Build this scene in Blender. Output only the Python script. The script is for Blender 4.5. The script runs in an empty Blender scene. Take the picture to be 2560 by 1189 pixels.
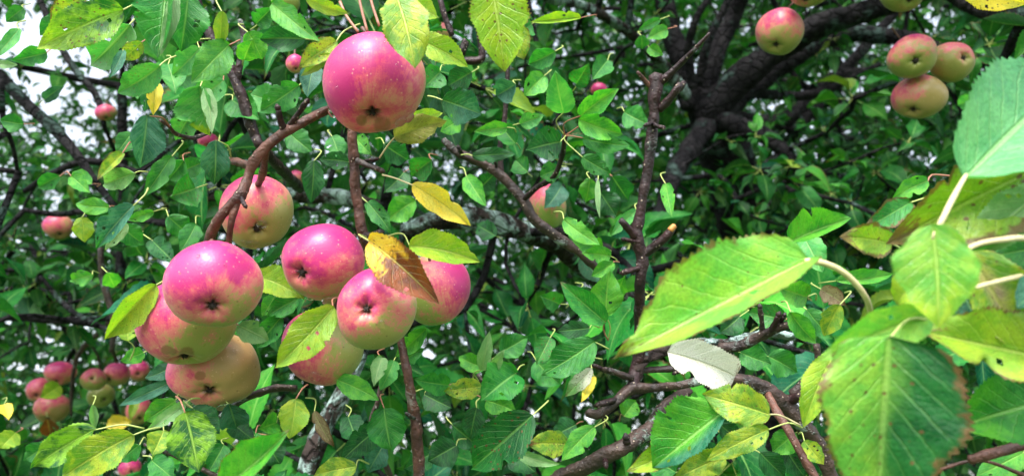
import bpy, math, random
import numpy as np
from mathutils import Vector
random.seed(7); rng = np.random.default_rng(7)
C = bpy.context.scene.collection
sc = bpy.context.scene
R = math.radians

# ------------------------------------------------------------ camera
CAM = np.array([0.0, 0.0, 1.6]); PITCH = R(20)
FW = np.array([0, math.cos(PITCH), math.sin(PITCH)]); UP = np.array([0, -math.sin(PITCH), math.cos(PITCH)]); RT = np.array([1.0, 0, 0])
F = 2560 * 26 / 36.0
cd = bpy.data.cameras.new('camera'); cam = bpy.data.objects.new('camera', cd); C.objects.link(cam)
cam.location = CAM; cam.rotation_euler = (R(90) + PITCH, 0, 0)
cd.lens = 26; cd.sensor_width = 36; cd.clip_start = 0.02; cd.clip_end = 2000
cd.dof.use_dof = True; cd.dof.focus_distance = 0.56; cd.dof.aperture_fstop = 8.5
sc.camera = cam
# ------------------------------------------------------------ light
SUN_EL, SUN_AZ = 52, 196          # behind the camera, a little to the left
w = bpy.data.worlds.new('World'); sc.world = w; w.use_nodes = True
nt = w.node_tree; nt.nodes.clear()
sky = nt.nodes.new('ShaderNodeTexSky'); sky.sky_type = 'NISHITA'; sky.sun_disc = False
sky.sun_elevation = R(SUN_EL); sky.sun_rotation = R(SUN_AZ); sky.dust_density = 4.0; sky.air_density = 1.0; sky.ozone_density = 1.0
bg = nt.nodes.new('ShaderNodeBackground'); bg.inputs[1].default_value = 0.15
hs = nt.nodes.new('ShaderNodeHueSaturation'); hs.inputs['Saturation'].default_value = 0.42; hs.inputs['Value'].default_value = 2.15   # bright thin overcast
nt.links.new(sky.outputs[0], hs.inputs['Color'])
wo = nt.nodes.new('ShaderNodeOutputWorld'); nt.links.new(hs.outputs[0], bg.inputs[0]); nt.links.new(bg.outputs[0], wo.inputs[0])
sl = bpy.data.lights.new('sun', 'SUN'); sl.energy = 1.75; sl.angle = R(12); sl.color = (1, 0.95, 0.88)
so = bpy.data.objects.new('sun', sl); C.objects.link(so)
sd = Vector((math.sin(R(SUN_AZ)) * math.cos(R(SUN_EL)), math.cos(R(SUN_AZ)) * math.cos(R(SUN_EL)), math.sin(R(SUN_EL))))
so.rotation_euler = sd.to_track_quat('Z', 'Y').to_euler()
sc.view_settings.view_transform = 'Standard'; sc.view_settings.look = 'None'
sc.view_settings.exposure = 0.92; sc.view_settings.gamma = 1
sc.cycles.use_denoising = True
sc.cycles.max_bounces = 7; sc.cycles.transparent_max_bounces = 8

# ------------------------------------------------------------ helpers
def P(px, py, d):
    return CAM + d * (FW + RT * ((px - 1280) / F) + UP * ((594.5 - py) / F))
def proj(p):
    q = p - CAM; d = q @ FW
    return 1280 + F * (q @ RT) / d, 594.5 - F * (q @ UP) / d, d
def nrm(v): return v / (np.linalg.norm(v) + 1e-12)

def link_mesh(name, V, Fc, mat, parent=None, attrs=None, uv=None, smooth=True):
    me = bpy.data.meshes.new(name)
    V = np.asarray(V, dtype=np.float32); Fc = np.asarray(Fc, dtype=np.int32)
    nv, nf, k = len(V), len(Fc), Fc.shape[1]
    me.vertices.add(nv); me.vertices.foreach_set('co', V.ravel())
    me.loops.add(nf * k); me.loops.foreach_set('vertex_index', Fc.ravel())
    me.polygons.add(nf)
    me.polygons.foreach_set('loop_start', np.arange(0, nf * k, k, dtype=np.int32))
    me.polygons.foreach_set('loop_total', np.full(nf, k, dtype=np.int32))
    me.polygons.foreach_set('use_smooth', np.full(nf, smooth, dtype=bool))
    if uv is not None:
        l = me.uv_layers.new(name='UVMap'); l.data.foreach_set('uv', np.asarray(uv, dtype=np.float32)[Fc.ravel()].ravel())
    for an, av in (attrs or {}).items():
        av = np.asarray(av, dtype=np.float32)
        if av.ndim == 2:
            a = me.attributes.new(an, 'FLOAT_COLOR', 'POINT')
            if av.shape[1] == 3: av = np.hstack([av, np.ones((len(av), 1), np.float32)])
            a.data.foreach_set('color', av.ravel())
        else:
            a = me.attributes.new(an, 'FLOAT', 'POINT'); a.data.foreach_set('value', av)
    me.update(calc_edges=True); me.validate()
    if mat: me.materials.append(mat)
    o = bpy.data.objects.new(name, me); C.objects.link(o)
    if parent is not None:
        o.parent = parent; o.matrix_parent_inverse = parent_inv(parent)
    return o
from mathutils import Matrix
def world_of(o):
    m = Matrix.Translation(o.location) @ o.rotation_euler.to_matrix().to_4x4()
    return m
def parent_inv(p):
    if p.type == 'EMPTY': return world_of(p).inverted()
    return Matrix.Identity(4)
def thing(name, label, cat, loc, group=None):
    o = bpy.data.objects.new(name, None); C.objects.link(o); o.location = loc; o.empty_display_size = 0.02
    o['label'] = label; o['category'] = cat
    if group: o['group'] = group
    return o
def tag(o, label, cat, group=None):
    o['label'] = label; o['category'] = cat
    if group: o['group'] = group
    return o

class NT:
    def __init__(s, name):
        s.m = bpy.data.materials.new(name); s.m.use_nodes = True; s.t = s.m.node_tree; s.t.nodes.clear()
    def n(s, ty, **kw):
        nd = s.t.nodes.new(ty)
        for k, v in kw.items():
            if k.startswith('i_'): nd.inputs[k[2:]].default_value = v
            else: setattr(nd, k, v)
        return nd
    def l(s, a, b): s.t.links.new(a, b)
    def val(s, x, sock):
        if isinstance(x, (int, float)): sock.default_value = x
        elif isinstance(x, tuple): sock.default_value = x if len(x) == 4 or sock.type == 'VECTOR' else x + (1,)
        else: s.l(x, sock)
    def math(s, op, a, b=0.0, c=0.0, clamp=False):
        nd = s.n('ShaderNodeMath', operation=op, use_clamp=clamp)
        s.val(a, nd.inputs[0]); s.val(b, nd.inputs[1]); s.val(c, nd.inputs[2]); return nd.outputs[0]
    def step(s, x, lo, hi, a=0.0, b=1.0):
        nd = s.n('ShaderNodeMapRange', interpolation_type='SMOOTHSTEP')
        s.val(x, nd.inputs[0]); s.val(lo, nd.inputs[1]); s.val(hi, nd.inputs[2]); s.val(a, nd.inputs[3]); s.val(b, nd.inputs[4]); return nd.outputs[0]
    def mix(s, f, a, b, mode='MIX'):
        nd = s.n('ShaderNodeMix', data_type='RGBA', blend_type=mode)
        s.val(f, nd.inputs[0]); s.val(a, nd.inputs[6]); s.val(b, nd.inputs[7]); return nd.outputs[2]
    def noise(s, vec, scale, detail=2.0, rough=0.5, dist=0.0):
        nd = s.n('ShaderNodeTexNoise'); s.l(vec, nd.inputs['Vector'])
        nd.inputs['Scale'].default_value = scale; nd.inputs['Detail'].default_value = detail; nd.inputs['Roughness'].default_value = rough; nd.inputs['Distortion'].default_value = dist
        return nd.outputs[0]
    def attr(s, name, out=2):
        nd = s.n('ShaderNodeAttribute', attribute_name=name); return nd.outputs[out]

# ------------------------------------------------------------ materials
def make_leaf_mat(name, hero=True, tcol=(1.1, 1.35, 0.5)):
    s = NT(name)
    uv = s.n('ShaderNodeUVMap', uv_map='UVMap').outputs[0]
    sep = s.n('ShaderNodeSeparateXYZ'); s.l(uv, sep.inputs[0])
    x = s.math('ABSOLUTE', s.math('MULTIPLY_ADD', sep.outputs[0], 2.0, -1.0)); y = sep.outputs[1]
    tint = s.attr('tint', 0); tint2 = s.attr('tint2', 0); rnd = s.attr('rnd'); spot = s.attr('spot'); edge = s.attr('edge')
    # per leaf texture space
    cmb = s.n('ShaderNodeCombineXYZ'); s.l(sep.outputs[0], cmb.inputs[0]); s.l(s.math('MULTIPLY', y, 1.7), cmb.inputs[1]); s.l(s.math('MULTIPLY', rnd, 37.0), cmb.inputs[2])
    vec = cmb.outputs[0]
    n1 = s.noise(vec, 2.6, 3, 0.6); n2 = s.noise(vec, 9.0, 3, 0.65); n3 = s.noise(vec, 40.0, 2, 0.5)
    mot = s.step(s.math('ADD', n1, s.math('MULTIPLY', n2, 0.35)), 0.56, 0.80)
    col = s.mix(mot, tint, tint2)
    # veins
    ph = s.math('SUBTRACT', s.math('MULTIPLY', y, 9.0), s.math('MULTIPLY', s.math('POWER', x, 0.8), 2.6))
    ph = s.math('ADD', ph, s.math('MULTIPLY', n1, 0.8))
    fr = s.math('ABSOLUTE', s.math('SUBTRACT', s.math('FRACT', ph), 0.5))       # 0.5 at the vein... 0 between
    vein = s.math('MULTIPLY', s.step(fr, 0.40 if hero else 0.38, 0.495), s.step(x, 1.0, 0.55, 0.15, 1.0))
    rib = s.step(x, 0.085, 0.02)
    vr = s.math('MAXIMUM', s.math('MULTIPLY', vein, 0.38 if hero else 0.25), s.math('MULTIPLY', rib, 0.85))
    if hero:
        vo = s.n('ShaderNodeTexVoronoi', feature='DISTANCE_TO_EDGE', voronoi_dimensions='2D'); s.l(vec, vo.inputs['Vector']); vo.inputs['Scale'].default_value = 22
        net = s.step(vo.outputs['Distance'], 0.12, 0.0)
        vr = s.math('MAXIMUM', vr, s.math('MULTIPLY', net, 0.10))
    veincol = s.mix(0.5, s.mix(1.0, tint2, (1.7, 1.4, 1.5), 'MULTIPLY'), (0.24, 0.42, 0.12))
    col = s.mix(vr, col, veincol)
    fine = s.step(n3, 0.3, 0.7, 0.86, 1.12)
    hsv = s.n('ShaderNodeHueSaturation'); s.l(col, hsv.inputs['Color']); s.l(fine, hsv.inputs['Value']); col = hsv.outputs[0]
    # brown spots and burnt margins
    cm2 = s.n('ShaderNodeCombineXYZ'); s.l(s.math('ADD', sep.outputs[0], s.math('MULTIPLY', rnd, 37.0)), cm2.inputs[0]); s.l(s.math('MULTIPLY', y, 1.7), cm2.inputs[1])
    vs = s.n('ShaderNodeTexVoronoi', voronoi_dimensions='2D'); s.l(cm2.outputs[0], vs.inputs['Vector']); vs.inputs['Scale'].default_value = 8.0
    sz = s.math('MULTIPLY', s.math('MULTIPLY', s.step(vs.outputs['Color'], 0.35, 0.9), spot), 0.34)
    sp1 = s.step(vs.outputs['Distance'], s.math('ADD', sz, 0.0), s.math('SUBTRACT', s.math('MULTIPLY', sz, 0.6), 0.01))
    patch = s.step(s.math('ADD', n1, s.math('MULTIPLY', spot, 0.14)), 0.79, 0.86)
    patch = s.math('MULTIPLY', patch, s.step(spot, 0.0, 0.2))
    em = s.math('MAXIMUM', x, s.math('MULTIPLY', y, 0.98))
    eb = s.step(s.math('ADD', s.math('ADD', em, s.math('MULTIPLY', n2, 0.6)), s.math('MULTIPLY', edge, 0.45)), 1.36, 1.50)
    eb = s.math('MULTIPLY', eb, s.step(edge, 0.0, 0.25))
    br = s.math('MAXIMUM', s.math('MAXIMUM', sp1, patch), eb)
    bcol = s.mix(n2, (0.035, 0.012, 0.008), (0.24, 0.12, 0.05))
    col = s.mix(s.math('MULTIPLY', br, 0.88), col, bcol)
    # lighter underside
    geo = s.n('ShaderNodeNewGeometry')
    under = s.mix(0.42 if hero else 0.18, s.mix(1.0, col, (1.3, 1.15, 1.4), 'MULTIPLY'), (0.24, 0.37, 0.19))
    col2 = s.mix(geo.outputs['Backfacing'], col, under)
    h = s.math('ADD', s.math('MULTIPLY', vr, -0.5), s.math('MULTIPLY', n2, 0.35))
    h = s.math('ADD', h, s.math('MULTIPLY', n3, 0.12))
    bump = s.n('ShaderNodeBump', i_Strength=0.9 if hero else 0.4, i_Distance=0.0018); s.l(h, bump.inputs['Height'])
    pb = s.n('ShaderNodeBsdfPrincipled'); s.l(col2, pb.inputs['Base Color']); s.l(bump.outputs[0], pb.inputs['Normal'])
    s.val(s.step(n2, 0.3, 0.7, 0.27, 0.5) if hero else 0.5, pb.inputs['Roughness']); pb.inputs['Specular IOR Level'].default_value = 0.5 if hero else 0.16
    tr = s.n('ShaderNodeBsdfTranslucent'); s.l(s.mix(1.0, col, tcol, 'MULTIPLY'), tr.inputs['Color'])
    mx = s.n('ShaderNodeMixShader'); mx.inputs[0].default_value = 0.33 if hero else 0.24; s.l(pb.outputs[0], mx.inputs[1]); s.l(tr.outputs[0], mx.inputs[2])
    out = s.n('ShaderNodeOutputMaterial'); s.l(mx.outputs[0], out.inputs[0])
    return s.m
LEAF = make_leaf_mat('leaf_hero', True); DEADLEAF = make_leaf_mat('leaf_dead', True, (1.0, 0.98, 0.9)); CROWN = make_leaf_mat('leaf_crown', False)

def make_bark(name, c1, c2, lich, lich_col=(0.32, 0.42, 0.38), rough=0.6, fine=1.0, gloss=0.3, dots=0.7):
    s = NT(name); tc = s.n('ShaderNodeTexCoord').outputs['Object']
    n1 = s.noise(tc, 60 * fine, 4, 0.65); n2 = s.noise(tc, 260 * fine, 3, 0.6); n3 = s.noise(tc, 22 * fine, 5, 0.7, 0.6)
    col = s.mix(s.step(n1, 0.3, 0.7), c1, c2)
    # pale lenticels
    vo = s.n('ShaderNodeTexVoronoi'); s.l(tc, vo.inputs['Vector']); vo.inputs['Scale'].default_value = 260 * fine
    le = s.math('MULTIPLY', s.step(vo.outputs['Distance'], 0.28, 0.16), s.step(vo.outputs['Color'], 0.6, 0.7))
    col = s.mix(s.math('MULTIPLY', le, dots), col, (0.42, 0.34, 0.26))
    lm = s.math('MULTIPLY', s.step(s.math('ADD', n3, s.math('MULTIPLY', n2, 0.15)), 0.70 - 0.28 * lich, 0.76 - 0.24 * lich), min(1.0, lich * 3))
    col = s.mix(lm, col, s.mix(n2, lich_col, tuple(min(1, v * 0.45) for v in lich_col)))
    bump = s.n('ShaderNodeBump', i_Strength=1.0, i_Distance=0.0025 / fine)
    ck = s.n('ShaderNodeTexVoronoi', feature='DISTANCE_TO_EDGE'); s.l(tc, ck.inputs['Vector']); ck.inputs['Scale'].default_value = 75 * fine
    crack = 1.0 if dots > 0.5 else s.step(s.math('ADD', ck.outputs['Distance'], s.math('MULTIPLY', n2, 0.15)), 0.05, 0.22)
    col = s.mix(s.math('MULTIPLY', s.math('SUBTRACT', 1.0, crack), 0.45), col, tuple(v * 0.35 for v in c1))
    h = s.math('ADD', s.math('ADD', s.math('ADD', n1, crack), s.math('MULTIPLY', n2, 0.6)), s.math('MULTIPLY', lm, 0.8)); s.l(s.math('ADD', h, le), bump.inputs['Height'])
    pb = s.n('ShaderNodeBsdfPrincipled'); s.l(col, pb.inputs['Base Color']); s.l(bump.outputs[0], pb.inputs['Normal'])
    pb.inputs['Roughness'].default_value = rough; pb.inputs['Specular IOR Level'].default_value = gloss
    out = s.n('ShaderNodeOutputMaterial'); s.l(pb.outputs[0], out.inputs[0]); return s.m
B_RED = make_bark('bark_young_twig', (0.034, 0.014, 0.011), (0.125, 0.054, 0.038), 0.10, rough=0.5, gloss=0.35)
B_BRN = make_bark('bark_branch', (0.012, 0.008, 0.008), (0.055, 0.032, 0.026), 0.24, rough=0.5, gloss=0.45)
B_DRK = make_bark('bark_dead_twig', (0.006, 0.003, 0.004), (0.030, 0.010, 0.011), 0.10, rough=0.5, gloss=0.4)
B_LIM = make_bark('bark_limb', (0.005, 0.005, 0.007), (0.026, 0.024, 0.027), 0.26, (0.085, 0.15, 0.13), fine=0.45, dots=0.0, rough=0.85, gloss=0.15)
B_LIC = make_bark('bark_lichen_limb', (0.014, 0.010, 0.010), (0.06, 0.045, 0.04), 0.52, (0.36, 0.50, 0.47), fine=0.6, dots=0.1, rough=0.85, gloss=0.15)
def simple(name, col, rough=0.5, **kw):
    s = NT(name); tc = s.n('ShaderNodeTexCoord').outputs['Object']; n1 = s.noise(tc, 300, 3)
    pb = s.n('ShaderNodeBsdfPrincipled'); s.l(s.mix(n1, tuple(c * 0.6 for c in col), tuple(min(1, c * 1.35) for c in col)), pb.inputs['Base Color'])
    pb.inputs['Roughness'].default_value = rough
    for k, v in kw.items(): pb.inputs[k.replace('_', ' ')].default_value = v
    out = s.n('ShaderNodeOutputMaterial'); s.l(pb.outputs[0], out.inputs[0]); return s.m
M_PET = simple('petiole_green', (0.34, 0.42, 0.12), 0.45); M_PETR = simple('petiole_red', (0.30, 0.13, 0.08), 0.45); M_PETP = simple('petiole_pale', (0.55, 0.48, 0.26), 0.45)
M_SEP = simple('dry_sepal', (0.022, 0.014, 0.012), 0.8); M_STEM = simple('apple_stem', (0.10, 0.045, 0.03), 0.55); M_CUT = simple('cut_wood', (0.50, 0.22, 0.06), 0.6)
s = NT('water'); g = s.n('ShaderNodeBsdfPrincipled'); g.inputs['Base Color'].default_value = (1, 1, 1, 1); g.inputs['Roughness'].default_value = 0.0
g.inputs['IOR'].default_value = 1.33; g.inputs['Transmission Weight'].default_value = 1.0; o_ = s.n('ShaderNodeOutputMaterial'); s.l(g.outputs[0], o_.inputs[0]); M_WAT = s.m

def make_apple_mat():
    s = NT('apple_skin'); tc = s.n('ShaderNodeTexCoord').outputs['Object']
    bl = s.attr('blush'); gr = s.attr('ground'); sc_ = s.attr('unit', 1); ba = s.attr('basin'); rus = s.attr('russet')
    n1 = s.noise(sc_, 1.6, 4, 0.6); n2 = s.noise(sc_, 6.0, 4, 0.65); n3 = s.noise(sc_, 30.0, 3, 0.6)
    mp = s.n('ShaderNodeMapping'); s.l(s.attr('polar', 1), mp.inputs[0]); mp.inputs['Scale'].default_value = (7.0, 7.0, 0.9)
    st = s.noise(mp.outputs[0], 3.0, 4, 0.7)                                     # faint streaks from stem to calyx
    b = s.math('ADD', bl, s.math('MULTIPLY', s.math('SUBTRACT', n1, 0.5), 1.9))
    b = s.math('ADD', b, s.math('MULTIPLY', s.math('SUBTRACT', st, 0.5), 0.75))
    b = s.math('ADD', b, s.math('MULTIPLY', s.math('ADD', s.math('SUBTRACT', n2, 0.5), s.math('MULTIPLY', s.math('SUBTRACT', n3, 0.5), 0.5)), 1.0))
    base = s.mix(gr, (0.235, 0.30, 0.06), (0.40, 0.235, 0.10))
    c1 = s.mix(s.step(b, 0.15, 0.52), base, (0.55, 0.18, 0.14))
    c2 = s.mix(s.step(b, 0.45, 0.85), c1, (0.53, 0.065, 0.125))
    c3 = s.mix(s.step(b, 0.78, 1.15), c2, (0.40, 0.012, 0.13))
    # lenticel dots
    vo = s.n('ShaderNodeTexVoronoi'); s.l(sc_, vo.inputs['Vector']); vo.inputs['Scale'].default_value = 9
    dot = s.math('MULTIPLY', s.step(vo.outputs['Distance'], 0.19, 0.08), s.step(vo.outputs['Color'], 0.3, 0.5))
    c4 = s.mix(s.math('MULTIPLY', dot, 0.5), c3, (0.75, 0.45, 0.30))
    v2 = s.n('ShaderNodeTexVoronoi'); s.l(sc_, v2.inputs['Vector']); v2.inputs['Scale'].default_value = 4.3
    dk = s.math('MULTIPLY', s.step(s.math('ADD', v2.outputs['Distance'], s.math('MULTIPLY', n3, 0.15)), 0.22, 0.12), s.step(v2.outputs['Color'], 0.42, 0.5))
    c4 = s.mix(s.math('MULTIPLY', dk, 0.6), c4, (0.14, 0.06, 0.03))
    c5 = s.mix(s.math('MULTIPLY', s.step(s.math('ADD', rus, s.math('MULTIPLY', n3, 0.3)), 0.55, 0.8), 0.75), c4, (0.20, 0.085, 0.03))
    c6 = s.mix(s.math('MULTIPLY', s.step(s.math('ADD', ba, s.math('MULTIPLY', n2, 0.3)), 0.42, 1.0), 0.9), c5, (0.07, 0.035, 0.018))  # brown calyx and stem hollows, with pit shade painted into the skin colour
    bump = s.n('ShaderNodeBump', i_Strength=0.22, i_Distance=0.0007); s.l(s.math('ADD', n3, s.math('MULTIPLY', n2, 0.8)), bump.inputs['Height'])
    pb = s.n('ShaderNodeBsdfPrincipled'); s.l(c6, pb.inputs['Base Color']); s.l(bump.outputs[0], pb.inputs['Normal'])
    s.val(s.step(n2, 0.3, 0.7, 0.27, 0.48), pb.inputs['Roughness']); pb.inputs['Specular IOR Level'].default_value = 0.5
    pb.inputs['Subsurface Weight'].default_value = 0.08; pb.inputs['Subsurface Radius'].default_value = (0.006, 0.003, 0.0015)
    pb.inputs['Subsurface Scale'].default_value = 1.0
    pb.inputs['Sheen Weight'].default_value = 0.10; pb.inputs['Sheen Roughness'].default_value = 0.45
    out = s.n('ShaderNodeOutputMaterial'); s.l(pb.outputs[0], out.inputs[0]); return s.m
APPLE = make_apple_mat()

# ------------------------------------------------------------ ground
def ground():
    n = 60; xs = np.sign(np.linspace(-1, 1, n)) * np.abs(np.linspace(-1, 1, n)) ** 3 * 600
    X, Y = np.meshgrid(xs, xs); Z = 0.05 * np.sin(X * 0.6) * np.cos(Y * 0.5) * (np.hypot(X, Y) < 60)
    V = np.stack([X, Y, Z], -1).reshape(-1, 3)
    i = np.arange((n - 1) * n).reshape(n - 1, n)[:, :-1].ravel()
    Fc = np.stack([i, i + 1, i + n + 1, i + n], 1)
    s = NT('grass_ground'); tc = s.n('ShaderNodeTexCoord').outputs['Object']
    pb = s.n('ShaderNodeBsdfPrincipled'); s.l(s.mix(s.noise(tc, 3.0, 6, 0.7), (0.02, 0.05, 0.012), (0.07, 0.13, 0.03)), pb.inputs['Base Color']); pb.inputs['Roughness'].default_value = 0.9
    out = s.n('ShaderNodeOutputMaterial'); s.l(pb.outputs[0], out.inputs[0])
    o = link_mesh('ground', V, Fc, s.m); o['kind'] = 'structure'
ground()

# ------------------------------------------------------------ tubes
def catmull(pts, rad, step):
    pts = np.asarray(pts, float); rad = np.asarray(rad, float)
    if len(pts) == 2: pts = np.array([pts[0], (pts[0] + pts[1]) / 2, pts[1]]); rad = np.array([rad[0], rad.mean(), rad[1]])
    Q = np.vstack([2 * pts[0] - pts[1], pts, 2 * pts[-1] - pts[-2]]); out = []; ro = []
    for i in range(1, len(Q) - 2):
        L = np.linalg.norm(Q[i + 1] - Q[i]); k = max(2, int(L / step))
        for t in np.arange(k) / k:
            a, b, c, d = Q[i - 1], Q[i], Q[i + 1], Q[i + 2]
            out.append(0.5 * (2 * b + (c - a) * t + (2 * a - 5 * b + 4 * c - d) * t * t + (3 * b - a - 3 * c + d) * t ** 3)); ro.append(rad[i - 1] * (1 - t) + rad[i] * t)
    out.append(pts[-1]); ro.append(rad[-1]); return np.array(out), np.array(ro)
def tube(pts, rad, nr=10, step=0.006, bump=0.10, ring=0.0, seed=0, cap=True):
    p, r = catmull(pts, rad, step); n = len(p); rg = np.random.default_rng(seed + 11)
    T = np.gradient(p, axis=0); T /= np.linalg.norm(T, axis=1)[:, None] + 1e-12
    a = nrm(np.cross(T[0], [0.3, 0.2, 0.9])); A = []
    for t in T: a = nrm(a - t * (a @ t)); A.append(a)
    A = np.array(A); Bv = np.cross(T, A)
    ang = np.linspace(0, 2 * np.pi, nr, endpoint=False)
    k = rg.uniform(0, 6.28, 6); sidx = np.arange(n)[:, None]
    jit = 1 + bump * (0.5 * np.sin(sidx * 0.55 + k[0] + 2 * np.sin(ang + k[1])) + 0.5 * np.sin(sidx * 0.23 + k[2] + 3 * ang[None, :]) + 0.6 * rg.normal(size=(n, nr)) * 0.5)
    if ring:                                    # swollen growth rings and bud scars
        rr = np.zeros(n); i = int(rg.uniform(2, 6))
        while i < n:
            rr += np.exp(-((np.arange(n) - i) / 0.9) ** 2) * rg.uniform(0.4, 1.0); i += int(rg.uniform(4, 11))
        jit = jit * (1 + ring * rr[:, None])
    V = p[:, None, :] + (A[:, None, :] * np.cos(ang)[None, :, None] + Bv[:, None, :] * np.sin(ang)[None, :, None]) * (r[:, None] * jit)[:, :, None]
    V = V.reshape(-1, 3); Fc = []
    i = np.repeat(np.arange(n - 1), nr); j = np.tile(np.arange(nr), n - 1); j2 = (j + 1) % nr
    Fc = np.stack([i * nr + j, i * nr + j2, (i + 1) * nr + j2, (i + 1) * nr + j], 1)
    if cap:
        V = np.vstack([V, p[0] - T[0] * r[0] * 0.5, p[-1] + T[-1] * r[-1] * 0.5]); c0 = len(V) - 2; c1 = len(V) - 1
        q = np.arange(0, nr, 2); 
        F0 = np.stack([np.full(nr // 2, c0), (q + 2) % nr, (q + 1) % nr, q], 1); b = (n - 1) * nr
        F1 = np.stack([np.full(nr // 2, c1), b + q, b + (q + 1) % nr, b + (q + 2) % nr], 1)
        Fc = np.vstack([Fc, F0, F1])
    return V, Fc
def merge(parts):
    Vs, Fs, off = [], [], 0
    for V, Fc in parts: Vs.append(V); Fs.append(Fc + off); off += len(V)
    return np.vstack(Vs), np.vstack(Fs)
def px_tube(spec, d=None, **kw):
    """spec rows: (px, py, half-thickness px[, depth])"""
    pts = []; rad = []
    for q in spec:
        dd = q[3] if len(q) > 3 else d
        pts.append(P(q[0], q[1], dd)); rad.append(q[2] / F * dd)
    return tube(pts, rad, **kw)

# ------------------------------------------------------------ background tree: limbs
CR = (1765, 255, 2.3)                       # the crotch the limbs spread from
base_ground = P(1900, 900, 2.5); base_ground = np.array([base_ground[0], base_ground[1] + 0.15, -0.05])
tree = thing('apple_tree', 'big dark apple tree with spreading limbs and dense green crown filling the background', 'tree', tuple(base_ground))
tr_pts = [base_ground, base_ground + [0.0, 0, 0.6], P(1880, 760, 2.5), P(1850, 520, 2.45), P(1800, 330, 2.35), P(1765, 240, 2.3)]
V, Fc = tube(tr_pts, [0.14, 0.10, 0.085, 0.08, 0.085, 0.07], nr=16, step=0.03, bump=0.09); link_mesh('trunk', V, Fc, B_LIM, tree)
LIMBS = [  # (px,py,half px, depth)
 [(1760,300,52,2.3),(1830,215,50,2.25),(1930,135,44,2.2),(2060,60,40,2.1),(2210,15,34,2.0),(2420,-60,30,1.9),(2650,-160,24,1.8)],
 [(1770,310,44,2.35),(1880,215,38,2.4),(2010,125,34,2.4),(2120,85,30,2.4),(2260,95,24,2.3),(2340,115,20,2.2),(2520,180,14,2.1),(2680,230,8,2.1)],
 [(1730,270,36,2.3),(1700,150,34,2.3),(1672,60,32,2.3),(1655,-60,28,2.3),(1640,-250,20,2.3),(1600,-500,10,2.2)],
 [(1760,240,30,2.3),(1790,140,30,2.3),(1830,50,28,2.3),(1870,-40,24,2.25),(1960,-250,16,2.2),(2050,-500,8,2.1)],
 [(1715,240,20,2.2),(1660,165,18,2.1),(1600,105,17,1.9),(1530,52,16,1.75),(1450,12,15,1.6),(1370,-5,15,1.5),(1250,-60,12,1.4),(1100,-160,8,1.3)],
 [(1780,300,40,2.3),(1850,315,32,2.22),(1925,350,27,2.2),(1990,410,23,2.2),(2070,470,19,2.25),(2180,560,15,2.3),(2300,600,10,2.3),(2450,640,6,2.3)],
 [(1780,300,36,2.3),(1740,350,34,2.2),(1705,400,32,2.1),(1680,450,30,2.0),(1640,560,26,1.85),(1560,680,20,1.7),(1480,760,14,1.6)],
 [(1800,300,22,2.4),(1960,300,20,2.6),(2060,210,17,2.7),(2150,180,13,2.7),(2300,190,9,2.7),(2450,230,5,2.7)],
 [(1850,230,14,2.4),(2000,240,12,2.5),(2090,215,10,2.5),(2200,160,6,2.5)],
 [(1980,330,18,2.6),(2060,240,16,2.7),(2150,130,14,2.7),(2250,20,10,2.7)],
 [(1730,220,12,2.2),(1722,120,11,2.15),(1745,40,9,2.1),(1800,-40,7,2.1),(1900,-180,5,2.1)],
 [(1745,210,12,2.25),(1775,90,10,2.2),(1815,10,9,2.2),(1850,-100,7,2.2)],
 [(2360,-30,22,1.3),(2450,20,22,1.25),(2560,45,24,1.2),(2700,60,24,1.15)],
 [(2096,40,11,2.9),(2094,200,11,2.95),(2098,400,10,3.0)],
 [(305,215,11,2.3),(306,330,12,2.3),(308,470,12,2.3),(300,700,12,2.3)],
 [(-90,110,15,1.25),(0,190,14,1.22),(70,262,14,1.2),(135,322,13,1.18),(190,385,12,1.16),(235,450,10,1.15),(290,520,7,1.15)],
 [(90,-20,8,1.7),(165,140,8,1.65),(240,240,8,1.6),(262,320,6,1.6)],
 [(3,200,7,1.1),(8,300,7,1.1),(30,360,5,1.12),(45,430,4,1.15)],
 [(60,480,6,1.4),(120,440,8,1.4),(200,405,9,1.4),(270,410,9,1.4),(350,430,8,1.4)],
 [(60,525,6,1.5),(150,535,7,1.5),(230,530,8,1.5),(420,560,9,1.45)],
 [(-60,790,9,1.5),(60,795,9,1.5),(170,800,9,1.5),(300,790,8,1.5),(420,760,8,1.5)],
 [(480,475,22,1.25),(560,482,22,1.25),(660,490,20,1.2),(760,488,20,1.18),(870,495,19,1.15),(960,520,18,1.1)],
 [(1010,580,22,1.1),(1080,552,25,1.1),(1160,545,28,1.12),(1240,558,28,1.15),(1310,580,26,1.2),(1390,612,22,1.3),(1480,690,18,1.5),(1600,760,20,1.8),(1760,800,26,2.2),(1880,820,30,2.45)],
 [(905,880,16,0.96),(885,925,18,0.95),(850,990,22,0.93),(810,1060,23,0.92),(785,1130,25,0.9),(765,1210,26,0.9),(740,1330,26,0.9)],
 [(1150,620,6,2.0),(1220,700,7,2.0),(1300,760,8,2.1),(1420,830,9,2.2),(1600,860,12,2.3)],
 [(250,620,7,1.35),(258,700,8,1.35),(285,800,8,1.35),(280,880,6,1.35)],
 [(100,690,5,1.6),(160,760,6,1.6),(220,800,6,1.5),(285,830,6,1.35)],
]
skel = []; LM = {21: B_LIC, 22: B_LIC, 23: B_LIC, 4: B_LIC, 25: B_BRN}
for i, sp in enumerate(LIMBS):
    if i < 7: sp = [(q[0], q[1], q[2] * 0.76, q[3]) for q in sp]
    V, Fc = px_tube(sp, nr=14, step=0.012, bump=0.13 if i not in LM else 0.2, seed=i)
    link_mesh('limb', V, Fc, LM.get(i, B_LIM), tree)
    p, _ = catmull([P(q[0], q[1], q[3]) for q in sp], [1] * len(sp), 0.08); skel.append(p)
skel.append(catmull(tr_pts[2:], [1] * 4, 0.1)[0])
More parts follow.
